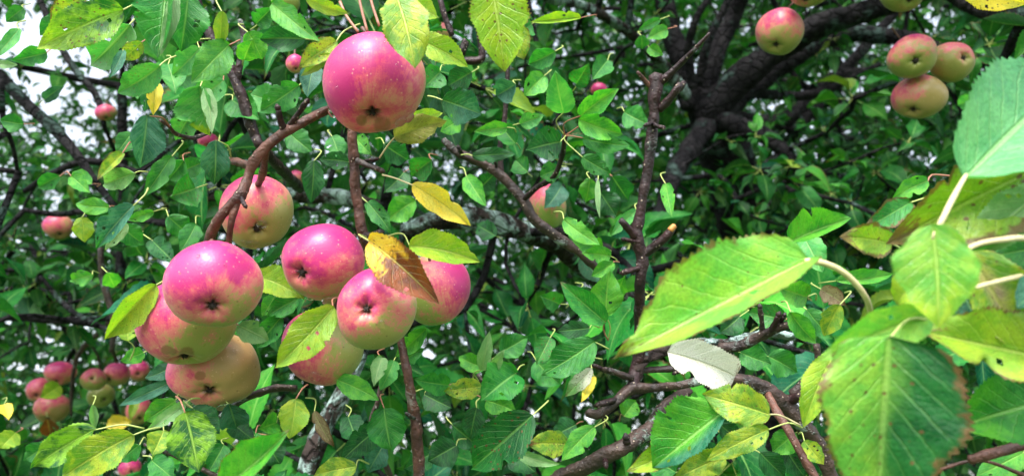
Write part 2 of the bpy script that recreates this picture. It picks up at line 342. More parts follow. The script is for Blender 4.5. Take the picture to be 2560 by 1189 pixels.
S = np.vstack(skel)

# ------------------------------------------------------------ crown
def shape(v, p=0.75, e=0.62, f=0.45):
    return np.clip(np.sin(np.pi * np.clip(v, 0, 1) ** p), 0, 1) ** (e + f * v)
def excluded(px, py, d):
    for (cx, cy, rx, ry, dm) in EXCL:
        m_ = (0.075 if dm != 2.1 or rx < 200 else 0.03) * F / d
        if d < dm and ((px - cx) / (rx + m_)) ** 2 + ((py - cy) / (ry + m_)) ** 2 < 1: return True
    return False
EXCL = [(2080,430,300,150,1.6),(1850,160,240,110,2.1),(1700,400,70,110,2.0),(2060,60,330,100,2.0),(1480,30,150,70,1.7),(2290,180,190,140,1.12),(1949,85,90,90,1.3),
        (120,990,90,110,2.1),(290,960,120,90,2.1),(146,567,30,30,1.7),(1368,510,55,70,1.3),(110,290,150,150,1.3),(1200,560,170,45,1.3),(840,1000,90,160,0.98),
        (262,280,35,30,1.6),(2257,0,90,60,1.3),(2025,0,90,50,1.3),(348,1023,45,45,1.7),(740,445,30,30,1.5)]
DARK = [(2060,470,420,250),(1900,620,350,160)]
def sample_targets(n, dlo, dhi, pw):
    out = []
    while len(out) < n:
        px = rng.uniform(-450, 3010); py = rng.uniform(-650, 1450); d = (rng.uniform(dlo ** pw, dhi ** pw)) ** (1 / pw)
        p = P(px, py, d)
        if p[2] < 0.7: continue
        # thin the upper left, where the sky comes through
        k = math.exp(-(((px - 140) / 270) ** 2 + ((py - 160) / 210) ** 2))
        if rng.random() < min(1, 1.25 * k): continue
        k2 = math.exp(-(((px - 930) / 300) ** 2 + ((py - 560) / 180) ** 2)); k3 = math.exp(-(((px - 1060) / 170) ** 2 + ((py - 870) / 60) ** 2))
        if rng.random() < 0.35 * k2 + 0.3 * k3: continue
        if excluded(px, py, d): continue
        out.append(p)
    return np.array(out)
def back_targets(n):
    out = []
    while len(out) < n:
        px, py, d = rng.normal(2000, 420), rng.normal(480, 260), rng.uniform(2.6, 4.8)
        p = P(px, py, d)
        if p[2] > 0.7: out.append(p)
    return np.array(out)
def veil(n):
    return np.array([P(rng.uniform(1740, 2300), rng.uniform(400, 760), rng.uniform(1.85, 2.35)) for _ in range(n)])
def over_targets(n):  # overhead canopy out of view, added to keep skylight off the leaves below
    return np.stack([rng.uniform(-2.6, 3.6, n), rng.uniform(0.9, 5.0, n), rng.uniform(3.0, 4.6, n) + 0.2], -1)
def keep_over(T):
    return np.array([t for t in T if proj(t)[1] < -200 and np.linalg.norm(t[:2] - [0, 0]) > 1.2])
T1 = np.vstack([keep_over(over_targets(1500)), sample_targets(230, 0.78, 1.2, 2), veil(90), sample_targets(700, 1.2, 2.0, 2), sample_targets(3000, 2.0, 4.6, 2.4), back_targets(700)])
cr = P(*CR); T1 = T1[np.argsort(np.linalg.norm(T1 - cr, axis=1))]
nodes = [*S]; par = [-1] * len(S); depthn = [0] * len(S); NB = len(S)
arr = np.zeros((len(S) + len(T1), 3)); arr[:NB] = S; cnt = NB; plen = np.zeros(len(arr))
APX = [(97,974,45,1.95),(151,932,50,1.9),(131,1020,55,1.88),(234,948,42,1.9),(292,935,42,1.95),(253,989,42,1.98),(348,927,36,2.05),(347,1024,45,1.8),(146,567,44,1.72),
       (1949,80,66,1.05),(2281,142,64,1.05),(2379,155,62,1.08),(2297,243,68,1.08),(1368,516,60,.98),(265,282,30,1.6)]
def crosses(a, b):
    for t in np.linspace(0, 1, 12):
        x, y, d = proj(a * (1 - t) + b * t)
        if d < 0.2: continue
        if any(d < q[3] and math.hypot(x - q[0], y - q[1]) < q[2] + 0.03 * F / d for q in APX): return True
        if d < 1.9 and ((x - 200) / 230) ** 2 + ((y - 110) / 130) ** 2 < 1: return True
    return False
for t in T1:
    dd = np.linalg.norm(arr[:cnt] - t, axis=1) + 0.25 * plen[:cnt]; j = int(np.argmin(dd))
    if crosses(arr[j], t): continue
    arr[cnt] = t; par.append(j); plen[cnt] = plen[j] + np.linalg.norm(arr[j] - t); cnt += 1
par = np.array(par)
wt = np.ones(cnt)
for i in range(cnt - 1, NB - 1, -1): wt[par[i]] += wt[i] if par[i] >= NB else 0
twig_parts = []; ros = []
for i in range(NB, cnt):
    a = arr[par[i]]; b = arr[i]; L = np.linalg.norm(b - a)
    r1 = 0.0016 * math.sqrt(wt[i]) + 0.0008; r1 = min(r1, 0.010); r0 = min(0.0016 * math.sqrt(wt[i] + 1) + 0.001, 0.011)
    mid = (a + b) / 2 + rng.normal(size=3) * L * 0.10 + np.array([0, 0, 0.04 * L])
    twig_parts.append(tube([a, mid, b], [r0, (r0 + r1) / 2, r1], nr=6, step=0.035, bump=0.15, seed=i, cap=False))
    nr_ = max(1, int(L / 0.11 + rng.random()))
    for k in range(nr_):
        t = 1 - k / max(nr_, 1) * 0.8
        q = (1 - t) ** 2 * a + 2 * t * (1 - t) * mid + t * t * b
        ros.append((q, nrm(b - a)))
V, Fc = merge(twig_parts); o = link_mesh('twigs', V, Fc, B_LIM, tree); o['kind'] = 'stuff'

# crown leaves: rosettes on spurs, every leaf 3 x 7 points
def leaf_cloud(ros, lenr, count, nv=9, dim=1.0):
    vs = np.linspace(0, 1, nv) ** 0.9; xs = np.array([-1, 0, 1.0]) if nv < 12 else np.array([-1, -.6, 0, .6, 1.0]); nx = len(xs); saw = np.where(np.arange(nv) % 2 == 0, 1.0, 0.90 if nv > 12 else 1.0); saw[0] = saw[-1] = 1
    PV = []; TI = []; TI2 = []; RN = []; SPT = []; ED = []; petp = []
    for q, dr in ros:
        px, py, d = proj(q); m = int(rng.integers(*count))
        dark = any(((px - c[0]) / c[2]) ** 2 + ((py - c[1]) / c[3]) ** 2 < 1 for c in DARK)
        ax = nrm(nrm(np.array([rng.normal() * .4, rng.normal() * .4 - 0.15, 1.0])) * 0.8 + dr * 0.8); u = nrm(np.cross(ax, rng.normal(size=3))); w_ = np.cross(ax, u)
        a0 = rng.uniform(0, 6.28); sz = rng.uniform(*lenr)
        for k in range(m):
            ph = a0 + k * 2.4 + rng.normal() * .3; el = rng.uniform(-0.35, 0.75)
            dirv = nrm((u * math.cos(ph) + w_ * math.sin(ph)) * math.cos(el) + ax * math.sin(el) + np.array([0, 0, -0.15]))
            L = sz * rng.uniform(0.45, 1.2); W = L * rng.uniform(0.24, 0.37)
            N = nrm(np.array([rng.normal() * .5, rng.normal() * .5 - 0.7, 0.9])); N = nrm(N - dirv * (N @ dirv)); Sd = np.cross(dirv, N)
            pet = L * rng.uniform(0.2, 0.4); b0 = q + dirv * pet
            curl = rng.uniform(-0.15, 0.75); fold = rng.uniform(0.05, 1.05); rip = rng.uniform(0, 0.26); bend = rng.normal() * 0.13; rp = rng.uniform(0, 6)
            h = shape(vs) * W * saw
            y = vs * L; z0 = -curl * L * vs ** 2
            g = np.zeros((nv, nx, 3))
            for ix, x in enumerate(xs):
                zz = z0 + abs(x) ** 1.5 * h * math.sin(fold) + abs(x) * rip * W * np.sin(vs * 9 + rp + x * 2)
                g[:, ix] = b0 + dirv[None] * (y * (1 - 0.3 * curl * vs))[:, None] + Sd[None] * (bend * L * vs ** 2)[:, None] + Sd[None] * (x * h * math.cos(fold))[:, None] + N[None] * zz[:, None]
            PV.append(g.reshape(-1, 3)); t = rng.random()
            if t < 0.34: c, c2 = (0.008, 0.095, 0.022), (0.018, 0.15, 0.028)
            elif t < 0.74: c, c2 = (0.018, 0.17, 0.028), (0.045, 0.25, 0.035)
            elif t < 0.90: c, c2 = (0.06, 0.29, 0.03), (0.12, 0.37, 0.035)
            elif t < 0.985: c, c2 = (0.008, 0.10, 0.05), (0.02, 0.16, 0.08)
            else: c, c2 = (0.42, 0.40, 0.04), (0.28, 0.34, 0.05)
            f = rng.uniform(0.70, 1.2) * dim  # dim lowers the tint of deeper layers, painting crown shade into leaf colour
            c = np.array(c) * (.6, 1, .95); c2 = np.array(c2) * (.65, 1, .95)
            TI.append(np.tile(np.array(c) * f, (nv * nx, 1))); TI2.append(np.tile(np.array(c2) * f, (nv * nx, 1)))
            RN.append(np.full(nv * nx, rng.random())); SPT.append(np.full(nv * nx, max(0, rng.normal(0.15, 0.3)))); ED.append(np.full(nv * nx, max(0, rng.normal(-0.1, 0.3))))
            if d < 2.2:
                nrmv = np.cross(dirv, N); e = 0.0009
                pq = [q + nrmv * e, q - nrmv * e, b0 - nrmv * e * .8, b0 + nrmv * e * .8]; petp.append(np.array(pq))
                pq = [q + N * e, q - N * e, b0 - N * e * .8, b0 + N * e * .8]; petp.append(np.array(pq))
    n = len(PV); V = np.vstack(PV)
    i = (np.arange(nv - 1)[:, None] * nx + np.arange(nx - 1)[None]).ravel()
    f1 = np.stack([i, i + 1, i + nx + 1, i + nx], 1); Fc = (f1[None] + (np.arange(n) * nv * nx)[:, None, None]).reshape(-1, 4)
    uv = np.stack(np.broadcast_arrays((xs[None] + 1) / 2, vs[:, None]), -1).reshape(-1, 2)
    uv = np.tile(uv, (n, 1))
    return V, Fc, uv, dict(tint=np.vstack(TI), tint2=np.vstack(TI2), rnd=np.concatenate(RN), spot=np.concatenate(SPT), edge=np.concatenate(ED)), petp
near = [q for q in ros if proj(q[0])[2] < 1.45 and q[0][2] < 3.2]; rest = [q for q in ros if not (proj(q[0])[2] < 1.45 and q[0][2] < 3.2)]
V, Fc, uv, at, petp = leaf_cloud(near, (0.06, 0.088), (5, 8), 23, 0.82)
o = link_mesh('near_crown', V, Fc, CROWN, tree, at, uv); o['kind'] = 'stuff'; petn = petp
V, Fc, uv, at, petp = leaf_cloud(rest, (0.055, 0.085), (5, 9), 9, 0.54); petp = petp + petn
o = link_mesh('crown', V, Fc, CROWN, tree, at, uv); o['kind'] = 'stuff'
print('crown leaves', len(V) // 27, 'rosettes', len(ros))
if petp:
    Vp = np.vstack(petp); Fp = np.arange(len(Vp)).reshape(-1, 4); o = link_mesh('petioles', Vp, Fp, M_PET, tree, smooth=False); o['kind'] = 'stuff'

# the next trees of the orchard, a far mass of leaves behind the big tree
fr = []
while len(fr) < 15000:
    px = rng.uniform(-900, 3500); py = rng.uniform(-450, 1350); d = rng.uniform(5.2, 8.5)
    k = math.exp(-(((px - 110) / 260) ** 2 + ((py - 130) / 230) ** 2))
    if rng.random() < 0.99 * k: continue
    p = P(px, py, d)
    if p[2] < 0.4 or (math.sin(p[0] * 1.7 + 1) + math.sin(p[2] * 2.3 + p[1]) + rng.normal() * .8) < -1.3: continue
    fr.append((p, nrm(rng.normal(size=3))))
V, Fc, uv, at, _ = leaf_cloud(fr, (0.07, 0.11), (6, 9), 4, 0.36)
far = link_mesh('far_trees', V, Fc, CROWN, None, at, uv); far['kind'] = 'stuff'; tag(far, 'dark mass of leaves of farther trees behind the big apple tree', 'trees')

fr = []
while len(fr) < 8000:
    px = rng.uniform(-900, 3500); py = rng.uniform(-300, 1400); d = rng.uniform(9.5, 14)
    k = math.exp(-(((px - 120) / 250) ** 2 + ((py - 130) / 210) ** 2))
    if rng.random() < 0.995 * k: continue
    p = P(px, py, d)
    if p[2] > 0.2: fr.append((p, nrm(rng.normal(size=3))))
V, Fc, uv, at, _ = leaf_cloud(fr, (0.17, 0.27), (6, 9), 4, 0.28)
wood = link_mesh('distant_wood', V, Fc, CROWN, None, at, uv); wood['kind'] = 'stuff'; tag(wood, 'deep green wood seen as dark specks behind all the apple trees', 'wood')

# ------------------------------------------------------------ hero leaves
PAL = dict(dk=((.004,.075,.020),(.014,.14,.03)), md=((.012,.17,.026),(.04,.26,.034)), br=((.04,.28,.03),(.11,.40,.035)),
           lm=((.20,.40,.025),(.33,.48,.03)), ye=((.86,.64,.05),(.74,.62,.08)), ol=((.24,.26,.045),(.38,.36,.09)), pl=((.11,.33,.08),(.20,.42,.13)),
           te=((.012,.12,.07),(.05,.20,.13)), wh=((.70,.72,.62),(.76,.76,.70)), bn=((.12,.028,.008),(.22,.055,.012)), yg=((.12,.30,.03),(.36,.46,.03)),
           pg=((.09,.36,.12),(.15,.44,.15)), pv=((.13,.42,.06),(.26,.50,.06)), yb=((.72,.40,.03),(.78,.55,.06)), tn=((.22,.15,.09),(.30,.24,.14)), sg=((.045,.29,.06),(.10,.37,.08)), mt=((.006,.10,.02),(.20,.42,.025)))
leaf_id = [0]
def leaf(parent, bx, by, tx, ty, w, d, kind='md', wl=None, wr=None, dt=None, bow=0, sag=None, spot=None, edge=0.0, under=False, pet=None, cup=None, fold=1, ripple=None,
         label=None, name='leaf', tip=None, bites=(), petmat=None, petr=None, toplevel=None, hi=False, shp=(0.75, 0.60, 0.36), scar=False, petd=None):
    leaf_id[0] += 1; rg = np.random.default_rng(leaf_id[0] * 13 + 5)
    wl = w / 2 if wl is None else wl; wr = w / 2 if wr is None else wr
    wl *= 1.12; wr *= 1.12
    Hpx = max(wl, wr) * 1.04; aL = math.acos(min(1, wl / Hpx)); aR = math.acos(min(1, wr / Hpx))
    if dt is None: dt = d * (1 + rg.uniform(-0.05, 0.035))
    B = P(bx, by, d); Tp = P(tx, ty, dt); L = np.linalg.norm(Tp - B)
    dx, dy = tx - bx, ty - by; l2 = math.hypot(dx, dy)
    rs = (-dy / l2, dx / l2)                                        # right-hand side on screen, y down
    if sag is None: sag = rg.uniform(-0.02, 0.14)
    if bow == 0: bow = rg.uniform(-0.07, 0.07) * l2
    dm = (d + dt) / 2 - sag * L
    Cc = P((bx + tx) / 2 + rs[0] * bow, (by + ty) / 2 + rs[1] * bow, dm)
    nv = 53 if (hi or l2 > 150) else 37
    xs = np.array([-1, -.93, -.78, -.58, -.36, -.16, 0, .16, .36, .58, .78, .93, 1.0]); nx = len(xs); vs = np.linspace(0, 1, nv)
    M = (1 - vs)[:, None] ** 2 * B + 2 * (vs * (1 - vs))[:, None] * Cc + (vs ** 2)[:, None] * Tp
    Tn = np.gradient(M, axis=0); Tn /= np.linalg.norm(Tn, axis=1)[:, None]
    right = RT * rs[0] - UP * rs[1]
    view = nrm(CAM - (B + Tp) / 2)
    H = Hpx / F * (d + dt) / 2
    sh = shape(vs, *shp)
    k = rg.uniform(0, 6.28, 8)
    if not bites and rg.random() < 0.4: bites = ((rg.choice([-1, 1]), rg.uniform(.25, .85), rg.uniform(.02, .05), rg.uniform(.2, .45)),)
    cup = rg.uniform(-0.16, 0.30) if cup is None else cup; ripple = rg.uniform(0.05, 0.18) if ripple is None else ripple
    saw = np.where(np.arange(nv) % 2 == 0, 1.0, 0.925); saw[0] = saw[-1] = 1
    g = np.zeros((nv, nx, 3)); tw = rg.uniform(-0.25, 0.25)
    for i in range(nv):
        N = nrm(view - Tn[i] * (view @ Tn[i])); Sd = np.cross(N, Tn[i])
        if Sd @ right < 0: Sd = -Sd
        th = tw * (vs[i] - 0.4); Sd, N = Sd * math.cos(th) + N * math.sin(th), N * math.cos(th) - Sd * math.sin(th)
        for j, x in enumerate(xs):
            ax_ = abs(x); a = (aR if x > 0 else aL) + 0.10
            irr = 1 + 0.05 * math.sin(vs[i] * 11 + k[0] + (x > 0) * 2) + 0.035 * math.sin(vs[i] * 23 + k[1] + (x > 0) * 3)
            for (bs, bv, bwid, bdep) in bites:
                if bs * x > 0: irr *= 1 - bdep * math.exp(-((vs[i] - bv) / bwid) ** 2)
            hh = H * sh[i] * (1 + (irr - 1) * ax_) * (saw[i] if ax_ > .99 else 1)
            off = hh * ax_
            z = fold * off * math.sin(a) + cup * H * ax_ ** 2 * sh[i] + ripple * H * ax_ ** 1.5 * math.sin(vs[i] * 10 + k[2] + (2.1 if x > 0 else 0)) + 0.025 * H * math.sin(vs[i] * 28 - ax_ * 6 + k[3]) * ax_
            g[i, j] = M[i] + Sd * (np.sign(x) * off * math.cos(a)) + N * z + Tn[i] * (0.16 * H * ax_ ** 2 * (1 - vs[i]) * min(1, vs[i] * 8))
    V = g.reshape(-1, 3)
    i = (np.arange(nv - 1)[:, None] * nx + np.arange(nx - 1)[None]).ravel()
    # orientation: grid normal should face the camera when the upper side is seen
    Fc = np.stack([i, i + 1, i + nx + 1, i + nx], 1)
    c0 = (nv // 2) * nx + nx // 2; nn = np.cross(V[c0 + 1] - V[c0], V[c0 + nx] - V[c0])
    if (nn @ view < 0) != under: Fc = Fc[:, ::-1]
    uv = np.stack(np.broadcast_arrays((xs[None] + 1) / 2, vs[:, None]), -1).reshape(-1, 2)
    c, c2 = [np.array(q) for q in PAL[kind]]; f = rg.uniform(0.9, 1.12); c = c * f; c2 = c2 * f
    t1 = np.tile(c, (len(V), 1)); t2 = np.tile(c2, (len(V), 1))
    if tip:                                                          # tip: (palette key, start v, softness)
        tc, tc2 = [np.array(q) for q in PAL[tip[0]]]
        vv = np.repeat(vs, nx) + 0.06 * np.sin(np.tile(xs, nv) * 5 + k[4]) + 0.05 * np.sin(np.tile(xs, nv) * 11 + k[5]) + rg.normal(size=len(V)) * 0.035; m = np.clip((vv - tip[1]) / tip[2], 0, 1)[:, None]
        if len(tip) > 3: m = np.clip((np.tile(xs, nv) * tip[3] - tip[1]) / tip[2] + 0.5 + 0.2 * np.sin(np.repeat(vs, nx) * 9), 0, 1)[:, None]
        t1 = t1 * (1 - m) + tc * m; t2 = t2 * (1 - m) + tc2 * m
    if scar:
        m = np.clip(1.2 - np.abs(np.tile(xs, nv) - 0.1 * np.sin(np.repeat(vs, nx) * 12)) / 0.3, 0, 1)[:, None]; t1 = t1 * (1 - m) + np.array((.50, .33, .30)) * m; t2 = t2 * (1 - m) + np.array((.62, .52, .22)) * m
    if spot is None: spot = max(0.0, rg.normal(0.22, 0.30))
    kills = []
    on = np.ones(len(V))
    if rg.random() < 0.30:                                           # insect holes
        for _ in range(int(rg.integers(1, 4))):
            hv, hx = int(rg.integers(6, nv - 8)), int(rg.integers(2, nx - 3))
            if hx in (5, 6): hx = 3
            q0 = hv * (nx - 1) + hx
            hole = np.zeros(len(Fc), bool); hole[[q0, q0 + nx - 1]] = True
            kills.append(hole)
    if kills: Fc = Fc[~np.any(kills, axis=0)]
    o = link_mesh(name, V, Fc, DEADLEAF if kind == 'wh' else LEAF, parent, dict(tint=t1, tint2=t2, rnd=on * rg.random(), spot=on * spot, edge=on * edge), uv)
    if label and toplevel is None: o['label'] = label
    if toplevel: tag(o, *toplevel)
    # petiole
    if pet is not False:
        d0 = petd if petd else d + 0.012
        if pet is None:
            ln = min(0.30 * l2, 40); e = (bx - dx / l2 * ln + rg.uniform(-.2, .2) * ln, by - dy / l2 * ln + rg.uniform(-.2, .2) * ln); d0 = d + 0.03
        else: e = pet
        E = P(e[0], e[1], d0); mid = (B + E) / 2 + np.array([rg.uniform(-.2, .2), 0, rg.uniform(0.02, 0.14)]) * np.linalg.norm(B - E)
        pr = petr / F * d if petr else 0.0005 + 0.006 * H
        V2, F2 = tube([B + nrm(Tp - B) * L * 0.02, mid, E], [pr * 0.8, pr, pr * 1.15], nr=8, step=0.004, bump=0.04, cap=True)
        q = link_mesh('petiole', V2, F2, petmat or (M_PET if rg.random() < .75 else M_PETR), None)
        q.parent = o
    return o

def twig_of(parent, spec, d, mat=B_BRN, name='twig', label=None, **kw):
    kw = dict(dict(nr=12, step=0.003, bump=0.16, ring=0.17), **kw)
    V, Fc = px_tube(spec, d, **kw); o = link_mesh(name, V, Fc, mat, parent)
    if label: o['label'] = label
    return o
def spur(parent, x0, y0, x1, y1, r, d, mat=B_DRK, d1=None, tip=True):
    """knobbly fruiting spur with a bud"""
    d1 = d1 or d - 0.01; mx, my = (x0 + x1) / 2 + random.uniform(-.1, .1) * abs(y1 - y0), (y0 + y1) / 2 + random.uniform(-.1, .1) * abs(x1 - x0)
    twig_of(parent, [(x0, y0, r, d), (mx, my, r * .85, (d + d1) / 2), (x1, y1, r * .8, d1)], d, mat, 'spur', ring=0.22, step=0.0018)
    if tip:
        L = math.hypot(x1 - x0, y1 - y0); ux, uy = (x1 - x0) / L, (y1 - y0) / L
        twig_of(parent, [(x1, y1, r * .75, d1), (x1 + ux * r * .7, y1 + uy * r * .7, r * .95, d1), (x1 + ux * r * 1.7, y1 + uy * r * 1.7, r * .3, d1)], d1, mat, 'bud', ring=0.12, step=0.0012)

# ---- shoots
def grp(name, label, cat, px, py, d, group=None): return thing(name, label, cat, tuple(P(px, py, d)), group)

G1 = grp('fruiting_branch', 'arched brown branch carrying the cluster of big pink apples left of centre', 'branch', 820, 275, .52)
twig_of(G1, [(835,268,11,.53),(790,287,11,.52),(745,315,11,.51),(705,335,13,.51),(665,368,13,.51),(636,405,13,.51),(618,445,12,.51),(600,488,14,.50),(572,518,12,.50),(545,548,12,.50),(527,590,13,.51),(520,640,12,.52)], .51, B_RED)
twig_of(G1, [(600,488,8,.50),(588,520,9,.50),(578,560,8,.50),(570,615,7,.51)], .5, B_RED)
twig_of(G1, [(540,395,8,.55),(580,402,9,.54),(618,412,10,.52),(634,412,10,.51)], .52, B_RED)
twig_of(G1, [(664,370,9,.515),(662,400,9,.53),(655,440,9,.56),(640,470,7,.59)], .52, B_RED)
spur(G1, 712, 330, 696, 275, 9, .51); spur(G1, 720, 322, 764, 258, 8, .51); spur(G1, 602, 492, 612, 512, 6, .5); spur(G1, 560, 400, 545, 378, 6, .55)
G2 = grp('hanging_branch', 'straight brown branch hanging down behind the big topmost apple past the centre cluster', 'branch', 882, 335, .55)
twig_of(G2, [(900,200,12,.58),(888,260,12,.57),(881,335,12,.56),(885,400,12,.56),(889,470,12,.56),(896,530,12,.56),(910,590,14,.56),(940,680,12,.58),(975,780,11,.58),(1003,855,10,.57),(1018,930,11,.56),(1030,1000,12,.56),(1040,1070,14,.56),(1046,1140,14,.56),(1050,1230,15,.56)], .56, B_RED)
spur(G2, 893, 402, 950, 425, 8, .555, B_BRN); spur(G2, 905, 408, 940, 398, 5, .555); spur(G2, 912, 590, 945, 582, 9, .55); spur(G2, 915, 600, 935, 612, 9, .54); spur(G2, 1035, 1045, 1020, 1035, 5, .55)
leaf(G2, 985,343,1117,302,66,.55,'ol',pet=(948,396),spot=.6,label='olive yellow leaf just under the big topmost apple',petmat=M_PETP,bow=-6)
leaf(G2, 1030,461,1176,564,62,.50,'ye',pet=(956,437),spot=.35,label='clear yellow leaf hanging alone at the centre',petmat=M_PETP,bites=((-1,.55,.07,.4),),bow=-8)
leaf(G2, 922,600,1098,760,100,.455,'yb',wl=48,wr=56,pet=(915,592),petd=.53,spot=.9,edge=.35,tip=('bn',.28,.08),dt=.44,label='yellow leaf with a rust brown tip draped over the centre apples',bow=-12,sag=.15,hi=True,bites=((-1,.75,.2,.3),))
leaf(G2, 1022,615,1200,655,72,.50,'lm',wl=46,wr=30,pet=(930,605),petd=.55,spot=.35,edge=.25,bow=-16,label='lime leaf lying over the rear right apple',hi=True)
leaf(G2, 835,765,688,918,92,.47,'lm',pet=(870,745),petd=.52,spot=.35,edge=.2,label='lime leaf with brown freckles hanging in front of the lowest centre apple',hi=True,bow=-8)
leaf(G2, 640,690,760,748,72,.55,'lm',wl=40,wr=34,pet=False,spot=.2,edge=.2,label='lime leaf between the pink left and centre apples',bow=-14)
leaf(G2, 595,812,672,850,56,.50,'pl',pet=(580,800),under=True,label='grey green leaf turned underside out')
leaf(G1, 391,710,262,848,70,.50,'yg',wl=40,wr=28,pet=(420,700),spot=.5,edge=.35,tip=('lm',.0,.2),label='lime leaf with a brown scarred midrib left of the pink apples',hi=True)
leaf(G1, 540,350,536,462,66,.52,'te',pet=(578,395),petd=.54,label='dark blue green leaf with a glossy sheen',tip=('dk',.4,.4))
leaf(G1, 748,745,668,790,50,.60,'md',pet=False); leaf(G1, 705,790,642,868,54,.60,'md',pet=False); leaf(G1, 690,735,655,790,40,.62,'br',pet=False)

G3 = grp('leafy_shoot', 'leafy shoot above the big topmost apple with lime leaves and stalks', 'shoot', 960, -40, .5, 'leafy shoots close to the camera')
twig_of(G3, [(870,-90,9,.56),(890,-50,9,.55),(920,-20,8,.54),(960,-35,7,.53),(1010,-60,7,.53)], .55)
leaf(G3, 990,-12,1037,172,116,.455,'yg',wl=60,wr=56,pet=(960,-40),spot=.35,edge=.3,label='lime leaf covering the top right of the biggest apple',hi=True,dt=.44,bow=-10)
leaf(G3, 1015,0,1098,45,76,.50,'lm',pet=(985,-40),spot=.3,edge=.2)
leaf(G3, 1042,98,1170,168,68,.53,'lm',pet=(1000,60),petd=.56,spot=.5,edge=.2,wl=36,wr=30,label='lime leaf reaching right from behind the biggest apple')
leaf(G3, 1228,-40,1262,180,150,.46,'lm',wl=78,wr=62,pet=(1215,-90),spot=.8,edge=.35,label='large lime leaf blotched brown at the top centre',hi=True,bites=((-1,.55,.08,.25),))
leaf(G3, 1290,60,1310,150,60,.49,'yg',pet=False,spot=.6,edge=.5)
leaf(G3, 680,8,798,104,56,.52,'br',pet=(665,-20),spot=.2)
leaf(G3, 765,98,650,98,62,.55,'dk',pet=(810,110),spot=0,label='dark green leaf left of the biggest apple')
leaf(G3, 842,104,746,172,56,.52,'yg',pet=(900,60),spot=1.0,edge=.5,wl=26,wr=30); leaf(G3, 824,134,752,190,28,.515,'lm',pet=False,under=True,edge=.3)
leaf(G3, 785,160,768,243,52,.57,'te',pet=False); leaf(G3, 748,213,648,280,66,.62,'md',pet=(790,190),spot=0)
leaf(G3, 765,-5,872,34,36,.5,'lm',pet=False,spot=.5,edge=.4)
leaf(G3, 1025,292,1107,282,34,.57,'lm',pet=(990,300)); leaf(G3, 1105,250,1203,286,88,.60,'dk',pet=(1070,240),tip=('te',.3,.3),label='dark teal leaf right of the biggest apple')
leaf(G3, 1268,318,1185,330,36,.62,'br',pet=(1290,330)); leaf(G3, 1180,390,1290,385,36,.66,'dk'); leaf(G3, 890,345,928,386,44,.60,'br',pet=False)
for q in ((893,-30,918,75),(905,-30,935,80),(935,-60,950,60),(850,-10,888,78)):
    pass
G4 = grp('leafy_shoot', 'dense leafy shoot in the top left corner against the bright sky', 'shoot', 480, 20, .6, 'leafy shoots close to the camera')
twig_of(G4, [(640,345,13,.66),(625,300,13,.66),(605,245,14,.66),(588,200,12,.66),(560,140,12,.66),(525,85,10,.66),(500,20,9,.66),(480,-60,9,.66)], .66, B_DRK)
twig_of(G4, [(590,205,9,.66),(602,150,9,.66),(612,100,8,.66),(600,50,7,.66)], .66, B_DRK)
twig_of(G4, [(640,345,13,.66),(655,370,12,.66),(700,420,12,.72),(750,470,12,.9)], .66, B_DRK)
twig_of(G4, [(560,140,6,.66),(500,110,6,.62),(440,60,5,.58),(420,-20,5,.55)], .6, B_DRK)
twig_of(G4, [(525,330,5,.62),(480,345,5,.6),(440,335,5,.58),(425,318,4,.57),(400,300,4,.56)], .58, B_BRN)
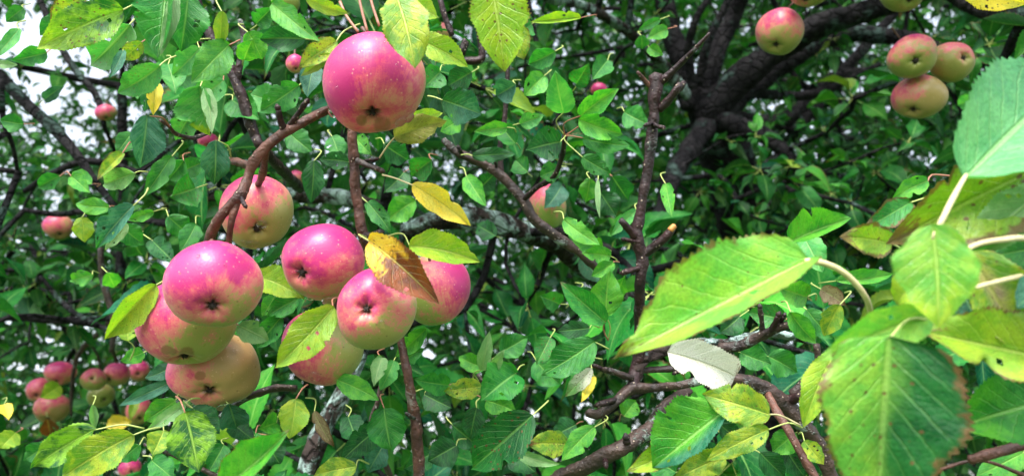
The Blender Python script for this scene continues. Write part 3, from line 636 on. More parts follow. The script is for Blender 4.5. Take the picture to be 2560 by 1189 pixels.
L4 = [(308,25,92,122,100,.50,'mt',dict(wl=48,wr=52,spot=.7,edge=.1,bow=10,tip=('lm',.35,.5),label='large green and yellow leaf with a brown blotch against the sky',hi=True)),
 (205,-15,125,75,64,.54,'yg',dict(spot=1.2,edge=.7,label='brown freckled leaf at the top left')),(415,-30,394,147,100,.49,'md',dict(wl=22,wr=70,hi=True,label='dark green leaf lit along one side hanging top left')),
 (440,-20,400,140,34,.485,'pl',dict(under=True,spot=0)),(470,-10,452,128,94,.52,'md',dict(wl=52,wr=42)),(573,112,480,208,80,.54,'br',dict(pet=(600,100),spot=.1,label='fresh green leaf below the top left twig')),
 (555,28,548,122,34,.53,'lm',dict(spot=.5,edge=.3)),(400,165,293,232,68,.55,'sg',dict(pet=(440,140),label='pale green leaf pointing down left')),
 (325,60,225,165,98,.58,'sg',dict(spot=.8,under=True)),(308,126,272,196,24,.56,'te',{}),(355,105,303,148,42,.56,'yg',dict(spot=1.0,edge=.4)),
 (393,205,383,288,34,.57,'ye',dict(spot=.3,edge=.2,label='narrow yellow leaf in the top left foliage')),(372,215,362,280,26,.565,'te',{}),
 (368,288,350,420,78,.53,'te',dict(pet=(425,318),petd=.57,wl=46,wr=32,spot=0,label='curled blue green leaf left of the arched branch')),(375,300,366,405,22,.535,'sg',dict(under=True,pet=False)),
 (500,215,524,338,94,.58,'sg',dict(tip=('lm',.75,.1),wl=24,wr=64)),(515,220,530,335,34,.575,'pl',dict(under=True,pet=False)),
 (430,390,360,492,46,.57,'md',{}),(338,432,257,463,54,.56,'pl',dict(pet=(370,430),spot=.7,label='pale spotted oval leaf')),(275,518,188,508,42,.6,'br',{}),
 (178,440,225,482,38,.64,'br',{}),(335,512,240,622,62,.53,'te',dict(pet=(370,470),wl=20,wr=36,spot=0,tip=('md',.7,.3))),(320,560,262,625,30,.54,'pl',dict(under=True,pet=False)),
 (385,528,318,550,28,.6,'br',{}),(205,542,212,605,46,.6,'lm',dict(pet=(230,520))),(118,132,28,152,46,.62,'md',{}),(48,72,-12,145,30,.62,'sg',{}),(-10,158,45,162,20,.7,'pl',dict(under=True)),
 (307,382,243,450,32,.57,'yg',dict(spot=.6,edge=.6,wl=12,wr=20)),(490,470,425,490,80,.62,'md',dict(spot=.9)),(640,60,680,20,50,.62,'md',{}),(610,150,632,98,50,.57,'br',{}),
 (620,80,655,150,58,.6,'br',{}),(480,280,440,350,60,.64,'sg',{}),(460,400,420,450,50,.66,'md',{}),(580,250,650,300,70,.68,'md',dict(spot=0)),(700,260,625,235,70,.7,'sg',{}),
 (410,20,345,60,60,.6,'br',{}),(420,160,440,235,70,.62,'sg',{}),(340,200,345,250,50,.66,'md',{}),(440,200,520,170,55,.66,'md',{}),(560,200,470,260,60,.64,'sg',{}),
 (60,20,15,55,36,.75,'md',{}),(150,40,100,90,40,.7,'md',{}),(60,310,0,300,45,.72,'md',{}),(150,440,95,470,40,.8,'md',{}),(110,250,160,215,30,.9,'te',{}),
 (330,330,290,385,44,.62,'md',{}),(450,430,520,400,50,.68,'md',{}),(300,560,360,610,55,.7,'md',{}),(420,540,480,590,55,.7,'md',{}),(380,600,440,660,50,.72,'dk',{}),
 (490,560,450,630,50,.7,'md',{}),(230,460,180,430,36,.8,'br',{}),(500,120,430,190,60,.6,'sg',dict(spot=.3))]
for q in L4: leaf(G4, *q[:7], **q[7])

G5 = grp('leafy_shoot', 'leafy shoot along the bottom left under the pink apples', 'shoot', 440, 1000, .6, 'leafy shoots close to the camera')
twig_of(G5, [(740,970,9,.60),(690,968,9,.60),(640,985,9,.6),(600,1003,8,.6),(540,1050,6,.62),(470,1100,5,.62),(380,1120,5,.62)], .6, B_BRN, label='pale brown twig stub below the apples')
twig_of(G5, [(360,1110,4,.6),(440,1140,5,.6),(540,1190,6,.6),(620,1240,6,.6)], .6)
L5 = [(434,952,296,1014,34,.55,'te',dict(pet=(460,940),label='long narrow blue green leaf in front of the small apples')),(432,915,362,945,38,.57,'te',{}),
 (238,1072,80,1168,80,.52,'mt',dict(wl=36,wr=42,pet=(360,1070),label='green leaf at the lower left with a torn edge')),
 (335,1085,148,1198,94,.49,'yg',dict(pet=(400,1068),spot=.35,label='yellow green leaf with clear veins at the lower left',hi=True)),
 (462,1028,497,1180,108,.50,'mt',dict(wl=54,wr=54,pet=(440,990),label='dark green leaf mottled yellow below the pink apples',hi=True,ripple=.14)),
 (440,1000,362,1052,58,.53,'br',{}),(464,1006,364,1076,34,.52,'pl',dict(under=True,pet=(500,995))),(480,1018,550,1084,62,.54,'dk',dict(pet=(460,1000),spot=.2)),
 (572,1008,592,1070,68,.55,'te',dict(pet=(560,985),spot=.5)),(740,995,724,1096,70,.53,'yg',dict(pet=(770,960),label='yellow green leaf with dark green veins',tip=('lm',.1,.3))),
 (692,1055,645,1072,50,.58,'br',{}),(785,1026,836,1116,30,.54,'tn',dict(spot=.9,edge=.8,label='dry curled tan leaf',bow=8)),
 (560,1215,723,1074,120,.40,'br',dict(wl=62,wr=26,pet=(520,1260),spot=.1,edge=.4,hi=True,label='blurred bright green leaf with serrated edge at the bottom left')),
 (892,1165,784,1188,58,.55,'yg',dict(spot=.6,edge=.3)),(320,852,318,806,52,.62,'lm',dict(pet=(325,900),spot=0)),
 (268,680,286,718,40,.75,'br',{}),(232,686,178,700,40,.78,'br',{}),(232,1010,238,1072,20,.7,'pl',dict(under=True)),
 (410,1075,380,1140,60,.6,'yg',{}),(560,1110,520,1180,60,.62,'md',{}),(640,1080,600,1140,60,.64,'md',{}),(350,1110,300,1150,50,.66,'md',{}),(250,1170,200,1200,50,.6,'md',{}),
 (660,1100,700,1160,70,.66,'dk',{}),(380,1150,440,1200,60,.58,'md',{}),(120,1110,60,1150,50,.75,'md',{}),(40,1080,0,1120,50,.8,'lm',{}),(10,1010,22,1050,30,.8,'ye',{}),
 (360,880,300,900,40,.7,'br',{}),(500,1080,470,1130,40,.58,'te',{}),(585,1060,640,1105,50,.6,'dk',{})]
for q in L5: leaf(G5, *q[:7], **q[7])

G6 = grp('leafy_shoot', 'leafy shoot at the bottom centre behind the hanging branch', 'shoot', 1000, 1000, .65, 'leafy shoots close to the camera')
twig_of(G6, [(1000,1250,8,.72),(960,1150,7,.7),(930,1060,7,.7),(945,1000,6,.7),(960,930,5,.7)], .7)
twig_of(G6, [(1330,1200,7,.7),(1270,1080,6,.68),(1230,990,6,.66),(1195,935,5,.66)], .68)
L6 = [(842,948,948,1000,54,.55,'br',dict(pet=(800,950),spot=0,label='fresh green leaf beneath the lowest centre apple')),(1122,962,1035,948,54,.62,'md',{}),(1205,965,1108,976,52,.6,'yg',dict(spot=.8)),
 (1215,920,1146,890,44,.62,'br',{}),(1205,925,1224,826,34,.6,'pl',dict(under=True,spot=0)),(1225,935,1262,872,28,.6,'pl',dict(under=True)),(1290,932,1205,1000,104,.6,'md',dict(wl=46,wr=56,spot=.1)),
 (1332,1036,1180,1170,116,.54,'dk',dict(wl=56,wr=60,tip=('md',.5,.4),label='large dark green leaf at the bottom centre',hi=True)),
 (960,1018,978,1126,90,.56,'md',dict(label='glossy green leaf left of the hanging branch',spot=.2,ripple=.15)),(948,1068,852,1152,64,.6,'dk',{}),
 (1142,1112,1070,1152,74,.63,'dk',{}),(1192,1018,1176,1096,54,.63,'dk',{}),(1215,1000,1292,1030,54,.62,'br',{}),(1066,820,988,892,44,.6,'br',dict(pet=False)),
 (955,892,935,965,38,.62,'pl',dict(under=True)),(985,900,950,975,44,.63,'sg',{}),(1010,900,1060,870,40,.64,'md',{}),(1060,985,1130,1020,60,.66,'dk',{}),(870,1040,900,1120,60,.66,'dk',{}),
 (1080,1130,1010,1170,60,.66,'dk',{}),(960,1110,920,1180,60,.62,'te',{}),(1280,1120,1340,1180,70,.64,'dk',{}),(1250,880,1320,840,60,.7,'md',{}),(1130,1060,1190,1110,60,.7,'dk',{}),(1340,900,1400,960,70,.7,'md',{})]
for q in L6: leaf(G6, *q[:7], **q[7])

G7 = grp('leafy_shoot', 'leafy shoot right of centre with fresh green leaves around a dark bud', 'shoot', 1410, 345, .65, 'leafy shoots close to the camera')
twig_of(G7, [(1108,350,8,.74),(1150,385,11,.74),(1225,418,11,.74),(1290,478,12,.74),(1335,545,13,.74),(1390,590,13,.74),(1450,630,13,.75),(1500,675,14,.76),(1560,740,14,.8)], .74, B_BRN, label='dark diagonal twig through the centre')
twig_of(G7, [(1308,500,7,.74),(1340,470,7,.72),(1385,440,6,.70),(1405,390,6,.68),(1412,340,7,.66)], .74, B_DRK)
spur(G7, 1155, 388, 1148, 372, 6, .73); spur(G7, 1240, 425, 1235, 400, 4, .74)
twig_of(G7, [(1270,150,5,.8),(1268,220,6,.8),(1262,290,6,.8),(1250,370,7,.8),(1255,440,7,.8)], .8, B_DRK)
twig_of(G7, [(1155,135,8,.7),(1165,100,8,.7),(1150,145,8,.7),(1170,152,9,.7),(1205,145,9,.7),(1200,100,8,.7),(1195,40,7,.7),(1190,-40,7,.7)], .7, B_DRK, label='short hooked dead twig at the top centre')
twig_of(G7, [(1100,0,7,.7),(1115,50,7,.7),(1130,88,7,.7)], .7, B_DRK)
H7 = dict(pet=(1412,340), petd=.66)
L7 = [(1409,283,1388,177,66,.62,'sg',dict(H7,label='upright oval green leaf at the centre right',spot=.1)),(1452,290,1548,222,52,.61,'br',H7),(1447,298,1558,336,58,.6,'br',dict(H7,spot=0)),
 (1457,345,1576,364,52,.61,'md',dict(H7,spot=0)),(1401,355,1315,376,82,.63,'dk',H7),(1455,392,1528,434,46,.63,'md',H7),(1475,445,1465,506,44,.66,'br',{}),(1495,450,1500,546,14,.66,'pl',dict(under=True)),
 (1408,548,1500,612,46,.6,'br',dict(label='fresh green leaf below the half hidden apple')),(1593,525,1525,592,30,.64,'sg',{}),(1388,128,1322,160,50,.64,'md',{}),(1668,72,1618,98,36,.8,'br',{}),
 (1652,48,1595,76,22,.8,'md',{}),(1603,88,1605,122,36,.8,'md',{}),(1622,118,1658,138,30,.8,'br',{}),(1665,460,1680,542,34,.7,'br',{}),(1452,45,1325,56,26,.72,'lm',dict(wl=8,wr=20)),
 (1405,462,1362,522,54,.95,'te',dict(pet=False)),(1165,440,1216,516,44,.68,'br',dict(spot=.5)),(1040,500,965,552,62,.72,'br',{}),(918,505,978,584,42,.64,'md',{}),
 (785,400,778,508,52,.68,'dk',{}),(872,405,798,398,44,.68,'dk',{}),(1330,60,1280,100,50,.8,'md',{}),(1180,180,1120,215,60,.72,'dk',{}),(1290,210,1240,240,60,.75,'te',{}),
 (1360,190,1310,240,56,.72,'br',{}),(1300,310,1360,290,40,.7,'sg',{}),(1290,360,1250,310,50,.74,'md',{}),(1320,430,1290,400,50,.75,'md',{}),(1400,420,1350,440,50,.7,'md',{}),
 (1530,440,1570,500,60,.75,'dk',{}),(1200,470,1240,430,50,.78,'dk',{}),(1500,480,1540,540,60,.74,'dk',{}),(1560,280,1620,310,60,.75,'md',{}),(1520,150,1480,200,50,.82,'md',{}),
 (1080,400,1030,440,60,.74,'md',{}),(960,360,1020,400,60,.7,'dk',{}),(1010,430,960,480,60,.75,'dk',{}),(720,330,780,380,60,.7,'md',{}),(1110,620,1050,600,60,.8,'dk',{}),
 (830,340,850,400,50,.72,'md',{}),(1240,590,1190,560,50,.85,'dk',{}),(1100,180,1060,220,60,.7,'md',{}),(1150,300,1100,330,50,.72,'br',{}),(1440,210,1470,160,50,.75,'md',{}),
 (1527,640,1454,632,42,.62,'br',dict(pet=(1545,655))),(1535,655,1478,690,38,.61,'br',dict(pet=(1548,655))),(1500,620,1420,590,50,.64,'br',{})]
for q in L7: leaf(G7, *q[:7], **q[7])

G8 = grp('bare_twig', 'upright bare dark twig with a split top right of centre', 'twig', 1600, 960, .6)
twig_of(G8, [(1638,188,17,.60),(1640,215,17,.60),(1636,250,15,.6),(1636,285,12,.6),(1632,310,13,.6),(1630,345,14,.6),(1622,400,13,.6),(1614,450,12,.6),(1606,500,12,.6),(1598,545,13,.6),(1592,585,14,.6),(1600,620,16,.6),(1606,650,15,.6),(1600,700,13,.6),(1598,760,13,.61),(1600,820,13,.62),(1598,880,14,.62),(1588,930,14,.62),(1582,968,17,.61)], .6, B_DRK, ring=0.16, bump=.13)
twig_of(G8, [(1648,212,9,.6),(1668,190,9,.595),(1700,160,8,.59),(1735,125,5,.58),(1768,90,4,.575),(1773,83,3,.575)], .6, B_DRK, name='side_twig')
twig_of(G8, [(1648,275,10,.6),(1670,252,10,.595),(1690,225,9,.59),(1700,210,8,.59)], .6, B_DRK, name='stub'); twig_of(G8, [(1680,240,8,.6),(1700,220,8,.6),(1710,205,7,.6)], .6, B_DRK, name='stub')
twig_of(G8, [(1635,225,6,.6),(1615,205,6,.6),(1594,180,4,.595)], .6, B_RED, name='side_twig')
twig_of(G8, [(1596,605,10,.6),(1575,575,9,.595),(1552,550,8,.59)], .6, B_DRK, name='stub', ring=.2); twig_of(G8, [(1606,640,12,.6),(1640,612,11,.595),(1668,588,11,.59),(1682,570,9,.59)], .6, B_DRK, name='stub', ring=.2)
twig_of(G8, [(1676,576,8,.588),(1686,563,7,.588)], .588, M_CUT, name='cut_end', label='orange cut end', ring=0)
spur(G8, 1604, 670, 1562, 680, 8, .6); spur(G8, 1632, 308, 1618, 312, 6, .598); spur(G8, 1636, 312, 1655, 318, 6, .595); spur(G8, 1600, 605, 1562, 598, 6, .6)
G9 = grp('spur_branch', 'knobbly brown branch with fruiting spurs at the lower right', 'branch', 1900, 970, .6)
twig_of(G9, [(1468,1030,11,.60),(1490,1036,12,.6),(1520,1020,11,.6),(1545,1000,11,.6),(1580,970,16,.61),(1640,968,10,.61),(1700,962,10,.6),(1760,950,12,.6),(1820,945,16,.6),(1870,955,19,.6),(1925,980,20,.6),(1975,1025,21,.6),(2020,1075,20,.6),(2060,1140,18,.6),(2085,1230,18,.6)], .6, B_BRN, ring=.13)
twig_of(G9, [(1590,960,11,.62),(1600,910,13,.62),(1640,885,14,.63),(1690,868,16,.64),(1750,862,16,.65),(1815,862,16,.65),(1860,850,14,.64),(1920,832,12,.63),(1975,840,10,.62),(2035,852,9,.62)], .63, B_LIC)
twig_of(G9, [(1800,870,13,.64),(1855,862,13,.63),(1905,838,13,.62),(1940,820,11,.61),(1975,810,9,.6)], .63, B_BRN, ring=.2)
spur(G9, 1905, 838, 1900, 770, 7, .62, B_BRN); spur(G9, 1930, 825, 1945, 790, 8, .61); spur(G9, 1950, 812, 1960, 790, 6, .61)
spur(G9, 1580, 945, 1520, 925, 9, .61, B_BRN); spur(G9, 1530, 930, 1490, 915, 7, .61); spur(G9, 1540, 1000, 1500, 1010, 9, .6); spur(G9, 1770, 950, 1745, 930, 9, .6); spur(G9, 1700, 925, 1690, 930, 6, .61)
twig_of(G9, [(1820,945,9,.61),(1770,925,9,.62),(1700,920,8,.63),(1620,925,8,.63),(1590,930,8,.62)], .62, B_BRN)
spur(G9, 1975, 1000, 2005, 985, 14, .6, B_DRK); twig_of(G9, [(1980,985,12,.6),(2010,960,13,.6),(2030,935,12,.6),(2045,900,8,.6),(2040,860,8,.6)], .6, B_BRN)
twig_of(G9, [(1920,985,9,.59),(1955,1050,10,.57),(1990,1110,10,.56),(2030,1180,11,.55),(2070,1250,11,.54)], .57, B_RED)
twig_of(G9, [(1340,1235,21,.62),(1420,1185,20,.61),(1500,1145,20,.6),(1570,1110,20,.6),(1620,1075,19,.61),(1660,1020,17,.63),(1720,975,15,.65)], .6, B_BRN, ring=.05, label='smooth brown bough at the bottom')
spur(G9, 1568, 1110, 1566, 1098, 10, .6); spur(G9, 1512, 1150, 1514, 1160, 7, .59)
wht = leaf(None, 1668,880,1838,940,92,.555,'wh',wl=50,wr=48,pet=False,spot=.35,edge=.35,under=False,hi=True,cup=.04,bow=-10,name='fallen_leaf',shp=(1.0,.26,.0),ripple=.05,toplevel=('whitish dead leaf lying on the knobbly branch at the lower right','leaf'),bites=((1,.3,.08,.3),))
leaf(G9, 2022,648,1533,897,0,.36,'pv',wl=46,wr=140,pet=False,spot=.3,edge=.5,dt=.34,bow=-4,sag=.06,hi=True,cup=.05,petmat=M_PETP,petr=9,label='very large light green leaf pointing left with a reddish margin',tip=('lm',.6,.5),bites=((1,.86,.05,.4),(1,.72,.03,.12)))
twig_of(G9, [(2014,652,7,.358),(2050,655,8,.36),(2095,672,8,.362),(2135,704,8,.365),(2168,750,7,.37),(2180,800,7,.39)], .36, M_PETP, name='petiole', ring=0, bump=.03)
P9 = [(1515,805,1400,704,64,.58,'md',dict(pet=(1520,850),spot=.5,tip=('tn',.92,.1),label='green leaf with a bleached tip left of the bare twig',hi=True)),(1515,790,1525,674,76,.6,'br',dict(pet=(1520,850),spot=.5)),
 (1487,852,1353,937,82,.56,'md',dict(pet=(1522,872),spot=.25,label='glossy green leaf with a red speck near the bare twig',hi=True)),(1475,820,1392,828,44,.62,'dk',{}),(1376,842,1340,912,54,.63,'md',{}),
 (1480,920,1413,990,40,.58,'wh',dict(spot=.9,edge=.4,tip=('pl',.3,.4),label='pale green leaf with a brown patch')),(1486,940,1452,1005,24,.6,'ye',dict(spot=.3)),
 (1812,1026,1632,1168,0,.47,'br',dict(wl=42,wr=96,pet=(1880,1000),spot=.35,hi=True,cup=.1,label='green leaf with a silvery midrib under the whitish leaf',tip=('te',.3,.5,-1))),
 (1925,1036,1756,984,100,.46,'yg',dict(wl=46,wr=50,pet=(2000,1062),spot=.6,edge=.3,hi=True,label='lime leaf with pink brown spots in front of the branch',petmat=M_PETP)),
 (1922,1072,1764,1152,60,.49,'yg',dict(pet=(2005,1068),spot=.3,edge=.3)),(1812,1138,1680,1200,68,.50,'yg',dict(spot=.5,edge=.3)),(1732,1112,1566,1178,60,.48,'lm',dict(spot=.5,edge=.5,wl=28,wr=36)),
 (1282,1124,1403,1158,30,.56,'pl',dict(under=True,spot=0,bow=18,label='pale curved leaf turned underside out at the bottom')),(1422,1110,1318,1108,64,.58,'yg',dict(spot=.9,tip=('bn',.8,.1))),
 (1487,1065,1404,1152,52,.57,'br',dict(spot=.3)),(1965,800,1870,780,60,.66,'md',{}),(2008,588,2056,680,70,.60,'sg',dict(spot=.5)),(2018,742,1942,716,64,.52,'br',{}),
 (2090,702,2232,684,42,.56,'br',dict(wl=26,wr=14)),(1975,778,2040,856,50,.54,'br',dict(spot=.1)),(2016,772,2082,846,58,.58,'md',{}),(2052,722,2114,762,46,.52,'tn',dict(spot=1.0,edge=.7,label='small brown mottled leaf')),
 (1975,604,2128,545,84,.52,'br',dict(wl=56,wr=20,pet=(1990,680),spot=.4,edge=.15,label='light green leaf above the very large leaf',hi=True)),
 (2086,880,2008,1068,76,.45,'lm',dict(pet=(2100,860),petmat=M_PETR,spot=.2,edge=.3)),(2100,760,2060,840,50,.5,'yg',dict(spot=.4)),(1990,1080,1930,1130,60,.6,'br',{}),
 (1960,1110,2010,1190,70,.62,'dk',{}),(1900,1130,1960,1190,60,.6,'dk',{}),(2010,1100,2060,1160,44,.56,'yg',{}),(1800,1060,1850,1100,50,.62,'dk',{}),(1850,880,1930,910,60,.7,'md',{}),
 (1920,890,1990,930,70,.7,'md',{}),(1730,790,1660,820,60,.72,'md',{}),(1850,790,1800,830,60,.7,'dk',{}),(1440,1060,1380,1090,60,.66,'dk',{}),(1560,1040,1590,1000,50,.66,'br',{}),
 (2110,860,2160,900,60,.62,'md',{}),(2060,940,2110,1000,50,.6,'sg',dict(spot=.5)),(1690,1180,1620,1140,70,.6,'md',{}),(1450,720,1480,760,50,.7,'dk',{}),(1540,740,1560,690,40,.66,'br',{}),(1400,760,1350,740,50,.72,'md',{})]
for q in P9: leaf(G9, *q[:7], **q[7])

G10 = grp('leafy_shoot', 'near shoot of large blurred leaves filling the right edge', 'shoot', 2600, 640, .36, 'leafy shoots close to the camera')
twig_of(G10, [(2425,1150,12,.40),(2470,1135,12,.40),(2560,1112,13,.40),(2680,1080,14,.40)], .4, B_RED)
twig_of(G10, [(2300,1190,4,.42),(2440,1150,4,.41),(2560,1185,5,.40),(2650,1210,5,.40)], .42, B_RED)
twig_of(G10, [(2700,1080,14,.4),(2720,850,13,.38),(2700,650,12,.36),(2690,500,11,.35),(2700,350,10,.35)], .38, B_RED)
twig_of(G10, [(2370,672,6,.30),(2395,640,6,.30),(2440,612,6.5,.305),(2500,600,7,.31),(2580,598,8,.33),(2700,640,9,.36)], .3, M_PETP, name='petiole', ring=0, bump=.03)
twig_of(G10, [(2370,742,6,.31),(2440,718,6,.315),(2500,702,6,.32),(2570,686,7,.33),(2700,660,8,.36)], .3, M_PETP, name='petiole', ring=0, bump=.03)
twig_of(G10, [(2415,438,5,.325),(2385,490,7,.31),(2355,550,7,.30),(2328,600,6,.30)], .3, M_PETP, name='petiole', ring=0, bump=.03)
L10 = [(2412,446,2720,160,0,.33,'pg',dict(wl=142,wr=130,pet=False,spot=0,hi=True,dt=.36,label='large smooth blue green leaf at the upper right edge',cup=.1,bow=-10,tip=('te',-.2,2.0))),
 (2445,250,2395,262,40,.345,'sg',dict(pet=False,spot=0)),
 (2640,400,2215,610,190,.368,'lm',dict(wl=110,wr=95,pet=False,spot=.9,edge=.7,hi=True,label='lime leaf with brown margins behind the pale stalk')),
 (2620,460,2400,640,110,.352,'pl',dict(pet=False,under=True,spot=0)),
 (2322,452,2230,496,46,.46,'br',dict(pet=(2380,440))),(2277,505,2158,572,64,.45,'md',dict(pet=(2330,480),spot=.6,edge=.8)),(2230,608,2100,592,82,.43,'lm',dict(pet=(2290,640),spot=.5,edge=.8,label='lime leaf edged in dark brown at the right')),
 (2330,560,2345,820,180,.30,'pv',dict(wl=85,wr=92,pet=False,spot=.15,edge=.2,hi=True,label='light lime leaf folded at the centre of the near shoot',cup=.15,tip=('lm',.5,.4))),
 (2325,780,2045,900,104,.31,'pv',dict(wl=58,wr=50,pet=False,spot=.2,edge=.25,hi=True,label='soft green folded leaf pointing left above the hanging leaf')),
 (2223,838,2195,1330,360,.30,'dk',dict(wl=168,wr=138,shp=(.52,.42,.6),pet=(2330,800),petd=.31,spot=.5,edge=.5,hi=True,dt=.31,cup=-.12,bow=8,ripple=.06,label='very large hanging leaf half lime and half dark green at the lower right',tip=('pv',.0,.45,1))),
 (2660,905,2296,825,170,.335,'lm',dict(wl=70,wr=100,pet=False,spot=.25,edge=.5,hi=True,label='yellow lime leaf at the right edge behind the hanging leaf')),
 (2660,990,2380,1070,190,.36,'md',dict(wl=90,wr=100,pet=False,spot=.1,hi=True,tip=('br',.4,.4))),
 (2425,630,2580,880,150,.34,'yg',dict(wl=90,wr=60,pet=False,spot=.7,edge=.3,hi=True,scar=True,label='leaf with a pink and cream scarred strip at the right edge')),
 (2620,700,2540,770,80,.33,'te',dict(pet=False)),(2400,-25,2570,10,60,.6,'ye',dict(spot=.9,edge=.3,label='yellow brown spotted leaf in the top right corner')),
 (2640,520,2505,570,60,.37,'ye',dict(pet=False,spot=.3,edge=.3)),(2640,610,2480,640,90,.38,'md',dict(pet=False)),(2300,690,2240,760,80,.36,'lm',dict(pet=False,spot=.4,edge=.3)),
 (2480,560,2420,640,80,.37,'br',dict(pet=False)),(2400,700,2440,800,90,.37,'te',dict(pet=False)),(2240,830,2180,850,60,.34,'te',dict(pet=False)),
 (2560,1130,2440,1190,70,.45,'br',dict(spot=0)),(2600,1050,2480,1090,70,.43,'md',{}),(2140,900,2120,1060,70,.4,'sg',dict(pet=False)),(2380,640,2300,700,90,.38,'br',dict(pet=False))]
for q in L10: leaf(G10, *q[:7], **q[7])

# ------------------------------------------------------------ apples
def apple(cx, cy, rx, ry, d, calyx, blushdir, bias, ground_, label, group, drops=(), russet=(), stem_to=None, gain=1.0, big=True, seed=0, lob=0.02):
    rg = np.random.default_rng(seed * 7 + int(cx))
    c = P(cx, cy, d); n = nrm(CAM - c); r_ = nrm(np.cross(UP, n)); 
    if r_ @ RT < 0: r_ = -r_
    u = nrm(UP - n * (UP @ n)); r_ = nrm(RT - n * (RT @ n)); r_ = nrm(r_ - u * (r_ @ u))
    Rr = (rx + ry) / 2 / F * d; sx, sy = rx / ((rx + ry) / 2), ry / ((rx + ry) / 2)
    if len(calyx) == 2:
        a, b = (calyx[0] - cx) / rx * .97, -(calyx[1] - cy) / ry * .97; q = a * a + b * b
        if q > .9: a, b = a * math.sqrt(.9 / q), b * math.sqrt(.9 / q); q = .9
        cdir = nrm(r_ * a + u * b + n * math.sqrt(1 - q))
    else: cdir = nrm(r_ * calyx[0] + u * calyx[1] + n * calyx[2])
    Z = -cdir; X = nrm(np.cross(Z, [0.31, 0.2, 0.83])); Y = np.cross(Z, X)
    nt_, npn = (72, 64) if big else (40, 36)
    th = np.linspace(0.0, np.pi, nt_) ; th[0] = 1e-3; th[-1] = np.pi - 1e-3; ph = np.linspace(0, 2 * np.pi, npn, endpoint=False)
    TH, PH = np.meshgrid(th, ph, indexing='ij'); sn = np.sin(TH); cs = np.cos(TH)
    k = rg.uniform(0, 6.28, 4)
    rad = sn * (1 + 0.035 * cs) * (1 + lob * np.cos(5 * PH + k[0]) * (0.4 + np.maximum(0, -cs)) + 0.03 * np.cos(2 * PH + k[1]) + 0.018 * np.cos(3 * PH + k[2] + cs))
    bot = cs < 0
    z = 0.93 * cs + 0.05 * sn * np.cos(PH + k[3])
    z = z + np.where(bot, 0.22 * np.exp(-(sn / 0.25) ** 2) * (1 + 0.15 * np.cos(5 * PH + k[0])), -0.34 * np.exp(-(sn / 0.24) ** 2))
    U = np.stack([rad * np.cos(PH), rad * np.sin(PH), z], -1).reshape(-1, 3)
    W = (X * U[:, :1] + Y * U[:, 1:2] + Z * U[:, 2:3])
    a = (W @ r_)[:, None]; b = (W @ u)[:, None]; e = (W @ n)[:, None]
    Wd = r_ * a * sx + u * b * sy + n * e
    bd = nrm(np.array(blushdir)); blush = np.clip(0.36 + bias + 0.72 * gain * (a[:, 0] * bd[0] + b[:, 0] * bd[1] + e[:, 0] * bd[2]), -0.3, 1.5)
    blush = blush + (-0.24 if not big else (0.07 if d < .8 else -0.10))
    root = thing('apple', label, 'apple', tuple(c), group)
    V = Wd * Rr                                                  # local to the apple
    i = np.arange(nt_ - 1)[:, None] * npn; j = np.arange(npn)[None]; j2 = (j + 1) % npn
    Fc = np.stack([(i + j), (i + npn + j), (i + npn + j2), (i + j2)], -1).reshape(-1, 4)
    basin = np.where(bot.ravel(), np.exp(-(sn.ravel() / 0.18) ** 2), np.exp(-(sn.ravel() / 0.2) ** 2) * .6)
    rus = np.zeros(len(V))
    for (rxp, ryp, rr_) in russet:
        qx = (rxp - cx) / rx; qy = -(ryp - cy) / ry
        rus = np.maximum(rus, np.where(e[:, 0] > 0, np.clip(1.15 - np.hypot(a[:, 0] - qx, b[:, 0] - qy) / rr_ * .6, 0, 1), 0))
    pol = np.stack([np.cos(PH), np.sin(PH), TH], -1).reshape(-1, 3)
    def mk(name, V, Fc, mat, par, attrs=None):
        o = link_mesh(name, V, Fc, mat, None, attrs); o.parent = par; return o
    skin = mk('flesh', V, Fc, APPLE, root, dict(blush=blush, ground=np.full(len(V), ground_), basin=basin, russet=rus, unit=U + rg.uniform(0, 50), polar=pol + rg.uniform(0, 20)))
    # dried calyx: five curled sepals round a dark tuft
    def loc(q): return (X * q[0] + Y * q[1] + Z * q[2])
    def warp(q): return (r_ * (q @ r_) * sx + u * (q @ u) * sy + n * (q @ n))
    parts = []
    z0 = -0.93 + 0.22 - 0.02
    cs_ = rg.uniform(.65, 1.3); shut = rg.random() < .5
    for m in range(5 if big else 4):
        an = k[0] + m * 2 * math.pi / 5 + rg.uniform(-.2, .2); ln = rg.uniform(0.05, 0.17) * cs_ * (.45 if shut else 1)
        pts = [warp(loc(np.array([math.cos(an) * q_, math.sin(an) * q_, z0 - zz]))) * Rr for q_, zz in ((0.015, -.01), (0.05, 0.06), (ln * .8, 0.07 + rg.uniform(-.03, .07)))]
        parts.append(tube(pts, [0.022 * Rr, 0.018 * Rr, 0.005 * Rr], nr=6, step=0.002, bump=.2, seed=m))
    parts.append(tube([warp(loc(np.array([0, 0, z0 + .03]))) * Rr, warp(loc(np.array([0.01, 0, z0 - .06]))) * Rr], [0.10 * Rr * cs_, (0.09 if shut else 0.05) * Rr * cs_], nr=8, step=0.002, bump=.4, seed=9))
    Vc, Fcc = merge(parts); mk('calyx', Vc, Fcc, M_SEP, root)
    # stem
    p0 = warp(loc(np.array([0, 0, 0.55]))) * Rr; p1 = warp(loc(np.array([0.03, 0, 0.98]))) * Rr
    if stem_to is not None: p2 = P(*stem_to) - c
    else: p2 = p1 + nrm(Z * 0.6 + np.array([0, 0, 1])) * 0.014
    V3, F3 = tube([p0, p1, (p1 + p2) / 2 + np.array([0, 0, .002]), p2], [0.0012, 0.0011, 0.0011, 0.0016], nr=8, step=0.003, bump=.06); mk('stem', V3, F3, M_STEM, root)
